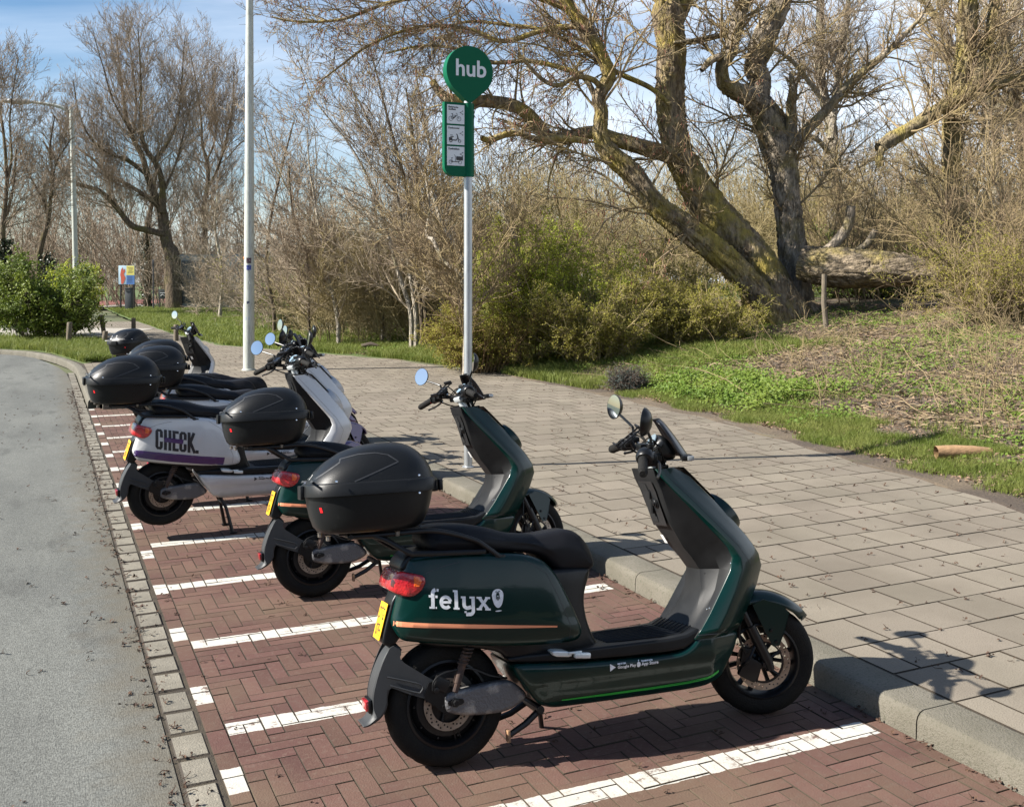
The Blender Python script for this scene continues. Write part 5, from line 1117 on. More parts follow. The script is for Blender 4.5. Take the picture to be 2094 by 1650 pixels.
B_will = bark('willow_bark', (.30, .235, .155), (.145, .11, .072), (.30, .235, .06), (.44, .60)); B_low = bark('willow_bark_low', (.33, .275, .21), (.145, .12, .09), (.22, .18, .07), (.5, .66))
B_pale = bark('pale_bark', (.36, .32, .26), (.22, .19, .15), (.22, .20, .09), (.5, .66)); B_dark = bark('dark_bark', (.13, .10, .07), (.075, .058, .042), (.11, .095, .04), (.5, .62)); B_moss = bark('mossy_bark', (.26, .21, .13), (.13, .105, .065), (.28, .225, .065), (.42, .60))
T_will = mat('willow_twigs', (.19, .135, .085), .9, col2=(.26, .20, .09), nscale=2); T_brown = mat('brown_twigs', (.19, .145, .10), .9, col2=(.27, .21, .15), nscale=1.5); T_pale = mat('pale_twigs', (.34, .28, .20), .9, col2=(.20, .15, .10), nscale=.9)
T_oliv = mat('olive_twigs', (.22, .175, .08), .9, col2=(.30, .24, .12), nscale=.7); T_dark = mat('dark_twigs', (.07, .052, .04), .9, col2=(.10, .075, .055), nscale=.5)
L_fresh = mat('fresh_leaf', (.26, .31, .03), .6, spec=.3, col2=(.36, .38, .05), nscale=1.5, sub=.45); L_oliv = mat('olive_leaf', (.20, .19, .03), .65, spec=.3, col2=(.30, .27, .05), nscale=1.8, sub=.42); L_dark = mat('dark_leaf', (.08, .125, .018), .55, spec=.35, col2=(.19, .23, .035), nscale=1.2, sub=.25); L_ivy = mat('ivy_leaf', (.012, .022, .008), .45, spec=.5, col2=(.03, .045, .015), nscale=3)
L_cat = mat('catkin', (.16, .055, .035), .9, col2=(.22, .10, .06), nscale=3)
def tree(name, label, limbs, mt, tw, cat='tree', n1=120, n2=900, n3=3000, l1=.35, l2=.4, l3=.4, trop=(0, 0, .06), wig=.2, tmin=.35, th=.5, group=None, base=None, sides=16, loc=None, tipr=.004, wt_pow=1.0, cats=0, lmax=2.6, minr=.0055):
    """limbs: list of (P, W) arrays in world; gives a thing with trunk and crown"""
    P_, W_ = limbs[0]; zb_ = float(gz(P_[0][0], P_[0][1]))
    if P_[0][2] > zb_+.02: limbs = [(np.vstack([[P_[0][0]+.3*(P_[0][0]-P_[1][0]), P_[0][1], zb_-.12], P_]), np.r_[W_[0]*1.12, W_])]+list(limbs[1:])
    o0 = Vector(limbs[0][0][0]); root = empty(name, label, cat, tuple(o0), 0, group)
    V, F = join([bark_tube(P-np.array(o0), W_, (64 if (W_.max() > .2 and Vector(o0).y < 27) else sides) if W_.max() > .05 else 8, .10 if W_.max() > .05 else .04, seg=.045 if (W_.max() > .2 and Vector(o0).y < 27) else max(.08, W_.max()*.6)) for P, W_ in limbs])
    big_mesh('trunk', V, F, mt, root, smooth=True)
    R_ = [resamp(P, W_, 16) for P, W_ in limbs]; P0 = np.array([a for a, _ in R_])-np.array(o0); W0 = np.array([b for _, b in R_]); ln_ = np.linalg.norm(np.diff(P0, axis=1), axis=2).sum(1)
    parts = []
    if n1:
        a = kids(P0, W0, n1, tmin, 1.0, (25, 70), l1, .42, .4, wt=ln_**wt_pow/(W0.mean(1)+.035)); L1 = np.minimum(a[2], lmax); P1 = grow(a[0], a[1], L1, 9, wig*.7, trop); R1 = radii(np.clip(a[3], .007, .030), 9, .3); parts.append(tubes(P1, R1, 5))
        b = kids(P1, R1, n2, .15, 1.0, (25, 65), l2, .6, .25); P2 = grow(b[0], b[1], np.minimum(b[2], lmax*.6), 6, wig*.6, trop); R2 = radii(np.maximum(b[3], minr), 6, .5); parts.append(tubes(P2, R2, 4))
        c = kids(P2, R2, n3, .1, 1.0, (20, 60), l3, .6, .15); P3 = grow(c[0], c[1], np.minimum(c[2], 1.0), 4, wig*.5, trop); R3 = radii(np.maximum(c[3]*.8, minr*.7), 4, .6); parts.append(tubes(P3, R3, 3))
        V, F = join(parts); crown = big_mesh('crown', V, F, tw, root)
        if cats:
            i = rng.choice(len(P3), cats); j = rng.integers(1, 4, cats); pos = P3[i, j]; D = np.tile([0, 0, -1.0], (cats, 1))+rng.normal(0, .35, (cats, 3)); Pc = grow(pos, D, rng.uniform(.05, .10, cats), 3, .15, (0, 0, -.1)); V, F = tubes(Pc, radii(rng.uniform(.006, .011, cats), 3, .7), 4); big_mesh('catkins', V, F, L_cat, root)
    return root
def z7(l): return [(x/2.1066+1100, y/2.1066, w/2.1066) for x, y, w in l]
def z8(l): return [(x/2.9457, y/2.9457, w/2.9457) for x, y, w in l]
# ---- leaning willow with two stems
YA = 21.3
A1 = limb_pts(z7([(1085, 1500, 300), (1020, 1340, 260), (960, 1190, 215), (860, 1050, 190), (745, 900, 150), (650, 745, 135), (600, 640, 125), (572, 500, 122), (568, 350, 122), (572, 200, 128), (555, 70, 135), (560, 10, 110), (500, -80, 90), (470, -200, 70), (430, -330, 40)]), YA, .5)
A1b = limb_pts(z7([(565, 120, 90), (620, 10, 85), (660, -90, 75), (720, -260, 45)]), YA+.3, .6)
A2 = limb_pts(z7([(1060, 1460, 160), (985, 1310, 125), (840, 1150, 115), (720, 1050, 112), (600, 960, 108), (500, 880, 98), (400, 740, 95), (315, 665, 85), (272, 590, 66), (275, 480, 58), (262, 420, 58), (305, 330, 60), (270, 230, 55), (200, 120, 60), (130, 30, 46), (85, -60, 42), (40, -200, 25)]), YA-.5, -.6)
A3 = limb_pts(z7([(600, 690, 60), (540, 660, 70), (440, 632, 68), (330, 600, 62), (240, 572, 60), (130, 592, 56), (60, 602, 56), (15, 560, 56), (-40, 495, 56), (-110, 455, 56), (-210, 438, 54), (-310, 435, 52), (-385, 425, 46), (-430, 390, 34), (-455, 350, 28)]), YA-.4, .6)
A4 = [(1202, 290, 12), (1150, 283, 13), (1100, 286, 13), (1060, 273, 12), (1035, 275, 13), (1000, 287, 14), (985, 281, 9)]; A4 = limb_pts(A4, YA-1.2, -1.0)
A5 = limb_pts([(1370, 215, 9), (1330, 180, 10), (1265, 150, 11), (1215, 120, 10), (1170, 90, 9), (1110, 62, 8), (1040, 52, 7), (960, 45, 6), (900, 60, 5)], YA-.2, .5)
A6 = limb_pts([(1220, 205, 12), (1195, 160, 11), (1150, 140, 10), (1080, 125, 9), (1000, 128, 8), (930, 100, 6), (860, 95, 5), (790, 110, 4)], YA-.8, .2)
A7 = limb_pts([(1232, 190, 12), (1215, 165, 12), (1180, 158, 10), (1140, 175, 9), (1105, 160, 8), (1060, 110, 7)], YA-.8, -1.5)
A8 = limb_pts([(1165, 20, 16), (1100, -5, 14), (1000, -30, 12), (900, -10, 10), (800, 5, 8), (700, 40, 6), (610, 45, 5), (555, 35, 3)], YA-.6, 0)
A9 = limb_pts([(1195, 55, 14), (1120, 60, 12), (1030, 85, 10), (960, 60, 8), (860, 55, 7), (760, 90, 6), (690, 140, 4), (650, 170, 3)], YA-.6, .3)
A10 = limb_pts([(1380, 90, 10), (1430, 85, 9), (1480, 72, 10)], YA, .4)
willA = tree('willow_tree', 'old mossy willow with two stems leaning left and a sawn limb behind the hub sign', [A1, A1b, A2, A3, A4, A5, A6, A7, A8, A9, A10], B_will, T_will, n1=320, n2=3300, n3=11500, l1=.42, tmin=.25, trop=(-.02, 0, .01), wig=.24, cats=3800, lmax=2.8, minr=.0055)
# ---- upright willow with elbowed limb
B1 = limb_pts(z7([(1140, 1395, 190), (1118, 1300, 145), (1108, 1200, 130), (1100, 1100, 120), (1090, 980, 112), (1075, 850, 112), (1062, 720, 122), (1035, 630, 145), (995, 520, 130), (945, 435, 110), (955, 350, 95), (935, 290, 95), (955, 210, 100), (992, 120, 98), (1030, 40, 92), (1065, -60, 84), (1110, -220, 50)]), YA+.3, .5)
B2 = limb_pts(z7([(960, 455, 90), (905, 415, 88), (850, 392, 78), (805, 365, 62), (793, 290, 56), (830, 225, 56), (850, 150, 52), (868, 60, 60), (900, -10, 58), (935, -120, 50), (960, -300, 25)]), YA+.3, -1.5)
B3 = limb_pts(z7([(1100, 640, 50), (1160, 560, 46), (1230, 490, 42), (1310, 400, 38), (1400, 310, 34), (1500, 230, 28), (1600, 130, 20), (1650, 75, 12), (1700, -20, 8)]), YA+.2, -1.0)
B4 = limb_pts(z7([(1078, 680, 50), (1092, 560, 50), (1092, 450, 42), (1100, 380, 34), (1085, 310, 5)]), YA+.3, 0)
B5 = limb_pts(z7([(800, 240, 30), (745, 262, 32), (705, 305, 22)]), YA-.4, -.2)
B6 = limb_pts(z7([(585, 185, 12), (660, 175, 14), (760, 155, 17), (835, 150, 20)]), YA-.1, -.2)
willB = tree('willow_tree', 'upright willow trunk with pale lower bark and an elbowed mossy limb', [B1, B2, B3, B4, B5, B6], B_low, T_will, n1=130, n2=1500, n3=6000, l1=.42, tmin=.25, trop=(0, 0, .03), wig=.24, lmax=2.8, minr=.0055)
lg = limb_pts(z7([(1140, 1135, 150), (1200, 1146, 158), (1260, 1152, 170), (1350, 1156, 175), (1480, 1160, 160), (1600, 1168, 135), (1680, 1180, 105), (1735, 1190, 60)]), YA-.2, -1.2)
o0 = lg[0][0]; ft = empty('fallen_trunk', 'thick broken trunk lying level beside the upright willow, yellow lichen on top', 'tree trunk', tuple(o0)); V, F = bark_tube(lg[0]-o0, lg[1], 72, .07, .035); big_mesh('trunk', V, F, B_low if False else bark('log_bark', (.27, .215, .15), (.12, .095, .065), (.29, .23, .09), (.52, .66), st=(.35, 1, 1)), ft, smooth=True)
for l in ([(1790, 470, 13), (1772, 500, 16), (1730, 525, 14), (1700, 545, 14), (1660, 512, 12)], [(1741, 422, 18), (1735, 460, 20), (1715, 490, 22), (1690, 512, 20), (1658, 512, 14)]):
    q = limb_pts(l[::-1], YA-.1, -.3); V, F = bark_tube(q[0]-o0, q[1], 10, .1, .06); big_mesh('branch_stub', V, F, B_low, ft, smooth=True)
h_ = hit(1691, 672); g = G(); g.tube([(.0, 0, -.1), (-.06, 0, .5), (-.05, 0, 1.04)], [.055, .05, .048], 10); g.build('wooden_prop', m_wood, None, label='slim wooden post propping up the level broken trunk', cat='post').location = (h_[0], h_[1], h_[2])
# ---- trees at the right and behind
def simple(lst, Y, dY=0, wsc=1): return limb_pts(z7(lst), Y, dY, wsc)
tree('mossy_tree', 'mossy yellow-green tree at the right with a long limb slanting up to the frame edge', [simple([(1830, 1100, 85), (1805, 960, 78), (1790, 800, 72), (1780, 600, 72), (1800, 420, 82), (1838, 250, 76), (1850, 100, 82), (1850, -60, 76), (1830, -300, 40)], 25, .5), simple([(1470, 640, 50), (1520, 605, 62), (1600, 560, 56), (1700, 490, 58), (1800, 430, 55), (1950, 370, 45), (2100, 330, 46), (2300, 280, 35)], 24.5, 1), simple([(1835, 430, 60), (1890, 330, 52), (1930, 230, 50), (1960, 60, 40), (2000, -100, 30)], 25, .5), simple([(1500, 605, 26), (1470, 680, 34), (1478, 720, 30)], 24.5, 0)], B_moss, T_will, n1=120, n2=1400, n3=5500, l1=.45, tmin=.15, minr=.0065, wig=.22)
tree('pale_tree', 'tall tree with pale bark near the right edge, low trunk bright in the sun', [simple([(2020, 1120, 70), (1990, 1060, 62), (1980, 900, 62), (1960, 700, 58), (1950, 500, 72), (1962, 350, 62), (2000, 200, 52), (2050, 60, 46), (2080, -150, 30)], 28, 1), simple([(1960, 480, 40), (1890, 380, 40), (1850, 330, 34), (1780, 200, 30), (1700, 60, 26), (1640, -80, 18)], 28, 1), simple([(1950, 520, 30), (2000, 440, 36), (2060, 330, 30), (2120, 230, 24)], 28, -.5)], B_pale, T_pale, n1=170, n2=2300, n3=8500, l1=.45, tmin=.2, minr=.0065)
tree('pale_tree', 'slender pale tree seen between the two halves of the willow fork and the mossy tree', [simple([(1275, 1050, 58), (1270, 900, 52), (1262, 720, 54), (1268, 570, 50), (1235, 430, 46), (1212, 300, 44), (1215, 150, 38), (1215, -60, 30)], 31, 1), simple([(1262, 600, 30), (1280, 450, 32), (1300, 280, 28), (1330, 100, 22), (1340, -60, 14)], 31, 1), simple([(1255, 660, 24), (1200, 600, 22), (1150, 590, 18), (1100, 640, 12)], 31, -1), simple([(1230, 440, 22), (1150, 330, 20), (1080, 250, 16), (1000, 200, 12)], 31, -1)], B_pale, T_pale, n1=150, n2=2200, n3=8500, l1=.45, tmin=.25, minr=.0075)
tree('pale_tree', 'pale forked tree right of the long slanting limb, partly cut by the frame', [simple([(2180, 1100, 80), (2140, 900, 70), (2100, 650, 70), (2060, 450, 60), (2020, 250, 50), (1990, 60, 40), (1960, -120, 26)], 33, 1), simple([(2120, 700, 46), (2150, 480, 46), (2140, 260, 40), (2160, 40, 30)], 33, 1)], B_dark, T_oliv, n1=130, n2=1800, n3=7000, l1=.45, tmin=.2, minr=.0075)
# ---- the big tree at the left
YL = 60
LL = [[(1040, 1560, 95), (1010, 1480, 72), (985, 1380, 62), (975, 1275, 60), (930, 1170, 40), (890, 1060, 36), (860, 950, 32), (800, 830, 28), (760, 700, 24), (740, 560, 16), (720, 400, 11), (700, 200, 6)],
 [(978, 1280, 44), (975, 1100, 36), (940, 990, 33), (880, 900, 27), (850, 780, 21), (850, 600, 15), (845, 400, 10), (830, 150, 5)], [(950, 1240, 28), (860, 1170, 25), (760, 1110, 22), (640, 1040, 18), (560, 960, 14), (430, 860, 10), (330, 700, 6)],
 [(990, 1410, 42), (880, 1385, 38), (790, 1355, 33), (700, 1250, 28), (600, 1150, 24), (450, 1100, 22), (330, 960, 16), (260, 850, 8)], [(935, 960, 27), (1010, 860, 19), (1070, 720, 14), (1090, 540, 9), (1110, 250, 4)], [(890, 1060, 22), (760, 960, 20), (680, 940, 16), (560, 850, 12), (480, 700, 8), (440, 480, 5)],
 [(960, 1200, 20), (1010, 1100, 16), (1060, 980, 12), (1110, 800, 8), (1160, 560, 5)], [(860, 930, 18), (780, 780, 14), (680, 600, 10), (620, 400, 7), (560, 200, 4)], [(800, 840, 14), (820, 640, 11), (800, 420, 8), (760, 120, 4)]]
tree('spreading_tree', 'large bare spreading tree between the distant street light and the near lamp post', [limb_pts(z8(l), YL, (-1)**i*1.5) for i, l in enumerate(LL)], B_dark, T_brown, n1=420, n2=5600, n3=22000, l1=.46, l2=.45, tmin=.2, trop=(0, 0, .12), wig=.14, lmax=5, minr=.0095, cats=0)
RL = [[(1235, 1480, 30), (1230, 1250, 27), (1250, 1130, 25), (1250, 980, 23), (1220, 880, 17), (1210, 700, 12), (1180, 500, 8), (1150, 330, 4)], [(1250, 1140, 19), (1310, 1020, 16), (1360, 850, 12), (1400, 650, 8), (1410, 400, 4)], [(1250, 960, 14), (1300, 820, 11), (1290, 620, 8), (1280, 450, 4)]]
tree('bare_tree', 'bare upright tree just left of the near lamp post, behind the spreading one', [limb_pts(z8(l), 66, (-1)**i) for i, l in enumerate(RL)], B_dark, T_brown, n1=220, n2=2700, n3=10000, l1=.6, tmin=.2, trop=(0, 0, .14), wig=.14, lmax=5.0, minr=.010)
def ivy(root, P, W_, n, r0, r1, t1=1.0):
    Q, w = resamp(P, W_, 60); i = rng.integers(0, int(60*t1), n); pos = Q[i]-P[0]+nrmz(rng.normal(0, 1, (n, 3)))*(rng.uniform(r0, r1, n)[:, None]); V, F = leaves(pos, .16); big_mesh('ivy', V, F, L_ivy, root)
IV = limb_pts(z8([(235, 1570, 34), (262, 1430, 30), (290, 1330, 28), (305, 1200, 22), (320, 1080, 16), (300, 900, 12), (330, 700, 6)]), 52, 0); IV2 = limb_pts(z8([(275, 1280, 18), (260, 1200, 14), (200, 1100, 10), (130, 950, 8), (100, 800, 5)]), 52, 0); IV3 = limb_pts(z8([(312, 1120, 14), (340, 980, 10), (420, 850, 7)]), 52, 0)
t_ = tree('ivy_tree', 'tree with ivy-wrapped leaning trunk left of the distant street light', [IV, IV2, IV3], B_dark, T_brown, n1=90, n2=900, n3=3000, l1=.45, tmin=.4, trop=(0, 0, .1), wig=.17, lmax=3, minr=.011); ivy(t_, IV[0], IV[1], 1900, .08, .45, .42)
IW = limb_pts(z8([(15, 1600, 34), (20, 1350, 30), (40, 1100, 22), (20, 800, 16), (-30, 500, 8)]), 50, 0); IW2 = limb_pts(z8([(30, 1150, 20), (70, 950, 14), (60, 700, 9), (110, 350, 5)]), 50, 0); IW3 = limb_pts(z8([(40, 1300, 20), (80, 1120, 14), (100, 900, 8)]), 50, 0)
t_ = tree('ivy_tree', 'ivy-covered tree at the left edge with fine pale upper twigs', [IW, IW2, IW3], B_dark, T_brown, n1=110, n2=1300, n3=4500, l1=.55, tmin=.3, trop=(0.02, 0, .10), wig=.16, lmax=4, minr=.010); ivy(t_, IW[0], IW[1], 1900, .08, .5, .42)
t_ = tree('ivy_tree', 'dark ivy-clad trunk behind the thin pole by the red path', [limb_pts([(302, 600, 14), (303, 540, 13), (300, 480, 11), (310, 420, 8), (320, 350, 5)], 66)], B_dark, T_dark, n1=25, n2=200, n3=500, l1=.35, tmin=.5, lmax=2, minr=.012); P_, W_ = limb_pts([(302, 600, 14), (303, 540, 13), (300, 480, 11), (310, 420, 8)], 66); ivy(t_, P_, W_, 1600, .1, .5, .8)
# ---- slender saplings in the middle
SAP = [([(692, 664, 9), (685, 620, 8), (672, 560, 7), (670, 525, 7), (655, 480, 5), (645, 420, 4), (632, 330, 3), (628, 260, 2)], 25, T_pale, 'white-barked sapling standing alone on the grass right of the lamp post'),
 ([(632, 662, 6), (631, 600, 5), (628, 520, 4), (600, 440, 4), (590, 340, 3)], 25.5, T_brown, 'short dark double-stemmed sapling between the lamp post and the white-barked one'),
 ([(950, 590, 11), (905, 530, 9), (885, 490, 8), (872, 480, 6), (878, 420, 5), (868, 340, 4)], 17.5, T_will, 'crooked sapling with orange lichen on its stem left of the hub pole'),
 ([(955, 582, 12), (940, 520, 9), (905, 460, 8), (885, 400, 7), (865, 360, 6), (850, 290, 4)], 17.8, T_will, 'yellow-green leaning sapling touching the hub pole'),
 ([(1060, 520, 8), (1035, 450, 8), (1020, 420, 8), (985, 400, 6), (940, 380, 5)], 19, T_will, 'forked pale stem rising out of the fresh green bush right of the hub pole'),
 ([(840, 640, 10), (815, 560, 8), (790, 470, 7), (755, 370, 5), (710, 290, 4), (640, 200, 3), (612, 130, 2)], 23, T_pale, 'long thin sapling arching furthest left toward the lamp post'),
 ([(850, 640, 10), (835, 540, 8), (820, 440, 7), (790, 330, 5), (745, 230, 4), (700, 150, 3)], 23.5, T_pale, 'slim sapling leaning left, second in the arching cluster'),
 ([(862, 645, 9), (845, 500, 8), (830, 380, 7), (795, 250, 5), (770, 150, 3), (755, 90, 2)], 24, T_brown, 'tall reddish sapling in the middle of the arching cluster'),
 ([(870, 640, 9), (862, 520, 7), (855, 400, 6), (845, 280, 5), (830, 180, 3)], 24.5, T_brown, 'straightest sapling of the arching cluster'),
 ([(905, 650, 9), (898, 500, 8), (900, 400, 6), (870, 260, 5), (850, 150, 3)], 25, T_pale, 'grey sapling just left of the hub pole, behind the leaning yellow one'),
 ([(780, 640, 8), (740, 560, 6), (690, 500, 5), (620, 440, 4), (560, 330, 3), (540, 260, 2)], 26, T_pale, 'low sapling bending far left behind the white-barked one'),
 ([(560, 640, 8), (545, 540, 7), (555, 440, 6), (575, 350, 4), (600, 250, 3)], 32, T_brown, 'thin dark tree right beside the lamp post'),
 ([(450, 640, 8), (455, 560, 7), (440, 470, 5), (445, 400, 3)], 45, T_pale, 'pale thin sapling in front of the grey cabin')]
for l, Y, tw, lab in SAP:
    P, W_ = limb_pts(l, Y, .5); zb = float(gz(P[0][0], P[0][1])); 
    if P[0][2] > zb: P = np.vstack([[P[0][0], P[0][1], zb-.05], P]); W_ = np.r_[W_[0], W_]
    tree('sapling', lab, [(P, W_)], B_pale if tw is not T_brown else B_dark, tw, n1=36, n2=480, n3=1700, l1=.42, l2=.45, tmin=.12, trop=(-.015, 0, .07), wig=.16, lmax=2.6, sides=10, minr=.0065, group='slender saplings between the lamp post and the hub sign')
# ------------------------------------------------------------------ thicket, bushes, grass, litter
def thicket(name, label, X, Y, h, tw, kn, tn, trop=(0, 0, .05), minr=.006, lean=(-.15, 0), r0=.02, wig=.14):
    n = len(X); Z = gz(X, Y); D = np.column_stack([rng.normal(lean[0], .35, n), rng.normal(lean[1], .25, n), np.ones(n)])
    P = grow(np.column_stack([X, Y, Z-.05]), D, h, 9, wig*.6, trop); Rr = radii(np.clip(h*.0045, .008, r0), 9, .35); parts = [tubes(P, Rr, 5)]
    a = kids(P, Rr, kn, .12, 1, (20, 70), .38, .55, .3); P1 = grow(a[0], a[1], np.minimum(a[2], 2.4), 6, wig, trop); R1 = radii(np.maximum(a[3], minr), 6, .5); parts.append(tubes(P1, R1, 4))
    b = kids(P1, R1, tn, .1, 1, (20, 70), .5, .7, .15); P2 = grow(b[0], b[1], np.minimum(b[2], 1.1), 4, wig, trop); R2 = radii(np.maximum(b[3]*.8, minr*.65), 4, .55); parts.append(tubes(P2, R2, 3))
    V, F = join(parts); big_mesh(name, V, F, tw, None, label=label, cat='undergrowth', kind='stuff'); return P1, P2
def sprinkle(P2, n, ls, mt, name, lab, sel=None):
    B = len(P2); i = rng.integers(0, B, n*3); pos = P2[i, rng.integers(0, P2.shape[1], n*3)]+rng.normal(0, ls*.5, (n*3, 3))
    if sel is not None: pos = pos[sel(pos)]
    pos = pos[:n]; V, F = leaves(pos, ls); big_mesh(name, V, F, mt, None, label=lab, cat='leaves', kind='stuff')
def ux(px, Y): return (px-CXP)/FPX*Y
# far wood, reads as one mass
n = 1100; Y = rng.uniform(62, 100, n); px = rng.uniform(-250, 2350, n); thicket('far_wood', 'brown bare wood closing the view behind the trees', ux(px, Y), Y, rng.uniform(3.5, 8.5, n)*(1+.25*np.sin(px/130)), T_brown, 16000, 62000, minr=.017, r0=.09, wig=.18)
n = 380; Y = rng.uniform(60, 85, n); px = rng.uniform(-100, 2300, n); thicket('far_saplings', 'paler bare treetops of the far wood', ux(px, Y), Y, rng.uniform(7, 12, n), T_brown, 5000, 22000, minr=.013, r0=.10, wig=.14)
# middle thicket behind the grass, from the cabin to the green bushes
n = 290; px = rng.uniform(520, 980, n); Y = rng.uniform(28.5, 37, n)+(px < 640)*5; _, PB = thicket('bare_thicket', 'tangled bare beige brushwood behind the grass verge', ux(px, Y), Y, rng.uniform(1.2, 3.3, n), T_pale, 4600, 20000, minr=.0075, lean=(-.3, 0), wig=.2)
n = 22; px = rng.uniform(380, 560, n); Y = rng.uniform(44, 56, n); thicket('cabin_brush', 'bare brushwood in front of the grey cabin', ux(px, Y), Y, rng.uniform(1.5, 3.6, n), T_pale, 1100, 4500, minr=.009, wig=.2)
n = 120; px = rng.uniform(650, 930, n); Y = rng.uniform(25, 29, n); thicket('bare_shoots', 'upright olive shoots rising from the verge left of the hub pole', ux(px, Y), Y, rng.uniform(1.2, 3.6, n), T_oliv, 3600, 14000, minr=.006, lean=(-.35, 0), wig=.15)
# right-hand thicket behind and around the willows
n = 520; px = rng.uniform(1000, 2250, n); Y = rng.uniform(26, 44, n); _, PW = thicket('willow_brush', 'dense olive brushwood behind the willows', ux(px, Y), Y, rng.uniform(1.8, 5.6, n), T_oliv, 10500, 46000, minr=.0075, lean=(0, 0), wig=.22)
n = 100; px = rng.uniform(1690, 2200, n); Y = np.where(px < 1960, rng.uniform(22.2, 25, n), rng.uniform(18, 24, n)); thicket('right_brush', 'tangled sunlit twigs over the level broken trunk at the right', ux(px, Y), Y, rng.uniform(1.5, 4.2, n), T_will, 2000, 8000, minr=.0055, lean=(-.1, -.1), wig=.24)
n = 46; px = rng.uniform(1550, 2200, n); Y = rng.uniform(10.5, 17, n); X = ux(px, Y); k = (X*.907+Y*.421-vedge(-X*.421+Y*.907)) > 1.2; thicket('dry_stems', 'thin dry stems standing in the rough verge at the right', X[k], Y[k], rng.uniform(.3, 1.0, k.sum()), T_will, 260, 900, minr=.0030, r0=.006, wig=.2)
n = 11; px = rng.uniform(1930, 2150, n); Y = rng.uniform(9.5, 12, n); thicket('front_stems', 'thin pale shrub stems at the right edge of the verge', ux(px, Y), Y, rng.uniform(.8, 1.9, n), T_will, 150, 600, minr=.0030, r0=.007, lean=(-.2, 0), wig=.2)
def patchy(pos): q = np.sin(pos[:, 0]*.9+1)*np.cos(pos[:, 1]*.7)+.6*np.sin(pos[:, 0]*2.1+pos[:, 2]); return (q+rng.normal(0, .25, len(pos)) > .25) & (pos[:, 2] < 4.5)
sprinkle(PW, 26000, .055, L_oliv, 'brush_leaves', 'first small green leaves in the brushwood behind the willows', patchy)
sprinkle(PB, 9000, .055, L_oliv, 'thicket_leaves', 'first small green leaves in the beige brushwood', patchy)
# ---- leafy bushes
def bush(label, px, Y, w, h, d, lf, tw, nst=60, nk=700, nt=2600, nl=14000, ls=.035, lay=.0, group=None, up=.2, zoff=0.0):
    X = ux(px, Y); z0 = float(gz(X, Y)); root = empty('bush', label, 'bush', (X, Y, z0+zoff), 0, group)
    a = rng.uniform(0, 6.283, nst); r = np.sqrt(rng.uniform(0, 1, nst))*.35; S_ = np.column_stack([np.cos(a)*r*w/2, np.sin(a)*r*d/2, np.zeros(nst)-.05]); D = np.column_stack([np.cos(a)*w/2*rng.uniform(.1, 1, nst)*.9, np.sin(a)*d/2*rng.uniform(.1, 1, nst)*.9, np.full(nst, h*.75)])
    P = grow(S_, D, np.linalg.norm(D, axis=1)*rng.uniform(.5, 1.2, nst), 8, .15, (0, 0, lay)); Rr = radii(np.full(nst, .014), 8, .4); parts = [tubes(P, Rr, 4)]
    k1 = kids(P, Rr, nk, .2, 1, (25, 75), .36, .6, .2); P1 = grow(k1[0], k1[1], k1[2], 5, .2, (0, 0, .03)); R1 = radii(np.maximum(k1[3], .004), 5, .5); parts.append(tubes(P1, R1, 3))
    k2 = kids(P1, R1, nt, .1, 1, (25, 75), .5, .6, .10); P2 = grow(k2[0], k2[1], k2[2], 4, .2, (0, 0, .02)); R2 = radii(np.maximum(k2[3], .0028), 4, .5); parts.append(tubes(P2, R2, 3))
    V, F = join(parts); big_mesh('stems', V, F, tw, root)
    i = rng.integers(0, nt, nl); j = rng.integers(0, 3, nl); fr = rng.random(nl)[:, None]; pos = P2[i, j]*(1-fr)+P2[i, j+1]*fr+rng.normal(0, ls*.6, (nl, 3)); pos[:, 2] = np.maximum(pos[:, 2], .02)
    V, F = leaves(pos, ls, up); big_mesh('foliage', V, F, lf, root); return root
BG = 'leafy bushes along the verge'
bush('large dark green leafy bush at the far left, in front of the distant street light', 80, 28.5, 3.1, 2.55, 2.6, L_dark, T_dark, 60, 1000, 4200, 34000, .085, group=BG)
bush('yellow-green lighter bush growing behind the large dark one at the left', 140, 31, 1.6, 2.7, 1.5, L_fresh, T_dark, 34, 420, 1500, 9000, .08, group=BG)
bush('small fresh green shrub among bare twigs just right of the lamp post', 600, 34, 1.7, 2.2, 1.4, L_dark, T_oliv, 30, 400, 1500, 7000, .05, group=BG)
bush('tall fresh green bush directly right of the hub pole', 1090, 19.3, 2.7, 3.1, 1.8, L_fresh, T_oliv, 60, 1200, 5200, 46000, .05, group=BG)
bush('low reddish olive bush spreading around the foot of the hub pole', 985, 18.4, 2.0, 1.5, 1.4, L_oliv, mat('reddish_twigs', (.20, .13, .06), .9), 70, 1100, 4200, 26000, .036, group=BG)
bush('broad olive bush in the middle, below the leaning willow stems', 1210, 18.3, 2.5, 1.75, 1.8, L_oliv, T_oliv, 80, 1300, 5500, 34000, .036, group=BG)
bush('mound-shaped olive bush at the willow base, right of the broad one', 1420, 19.0, 2.6, 1.5, 1.7, L_oliv, T_oliv, 80, 1300, 5500, 34000, .036, group=BG)
bush('light green bush top showing above the mound under the leaning stems', 1330, 21.5, 2.6, 2.1, 1.8, L_oliv, T_oliv, 60, 1000, 4200, 20000, .04, group=BG)
bush('dark green ground shrub behind the upright willow at the right', 1800, 24, 4.5, 1.3, 2.5, L_dark, T_dark, 90, 1300, 4200, 18000, .06, group=BG)
bush('yellow-green twiggy bush hanging at the far right edge', 2060, 17.5, 3.2, 1.9, 2.2, L_oliv, T_will, 60, 1100, 4600, 16000, .034, group=BG)
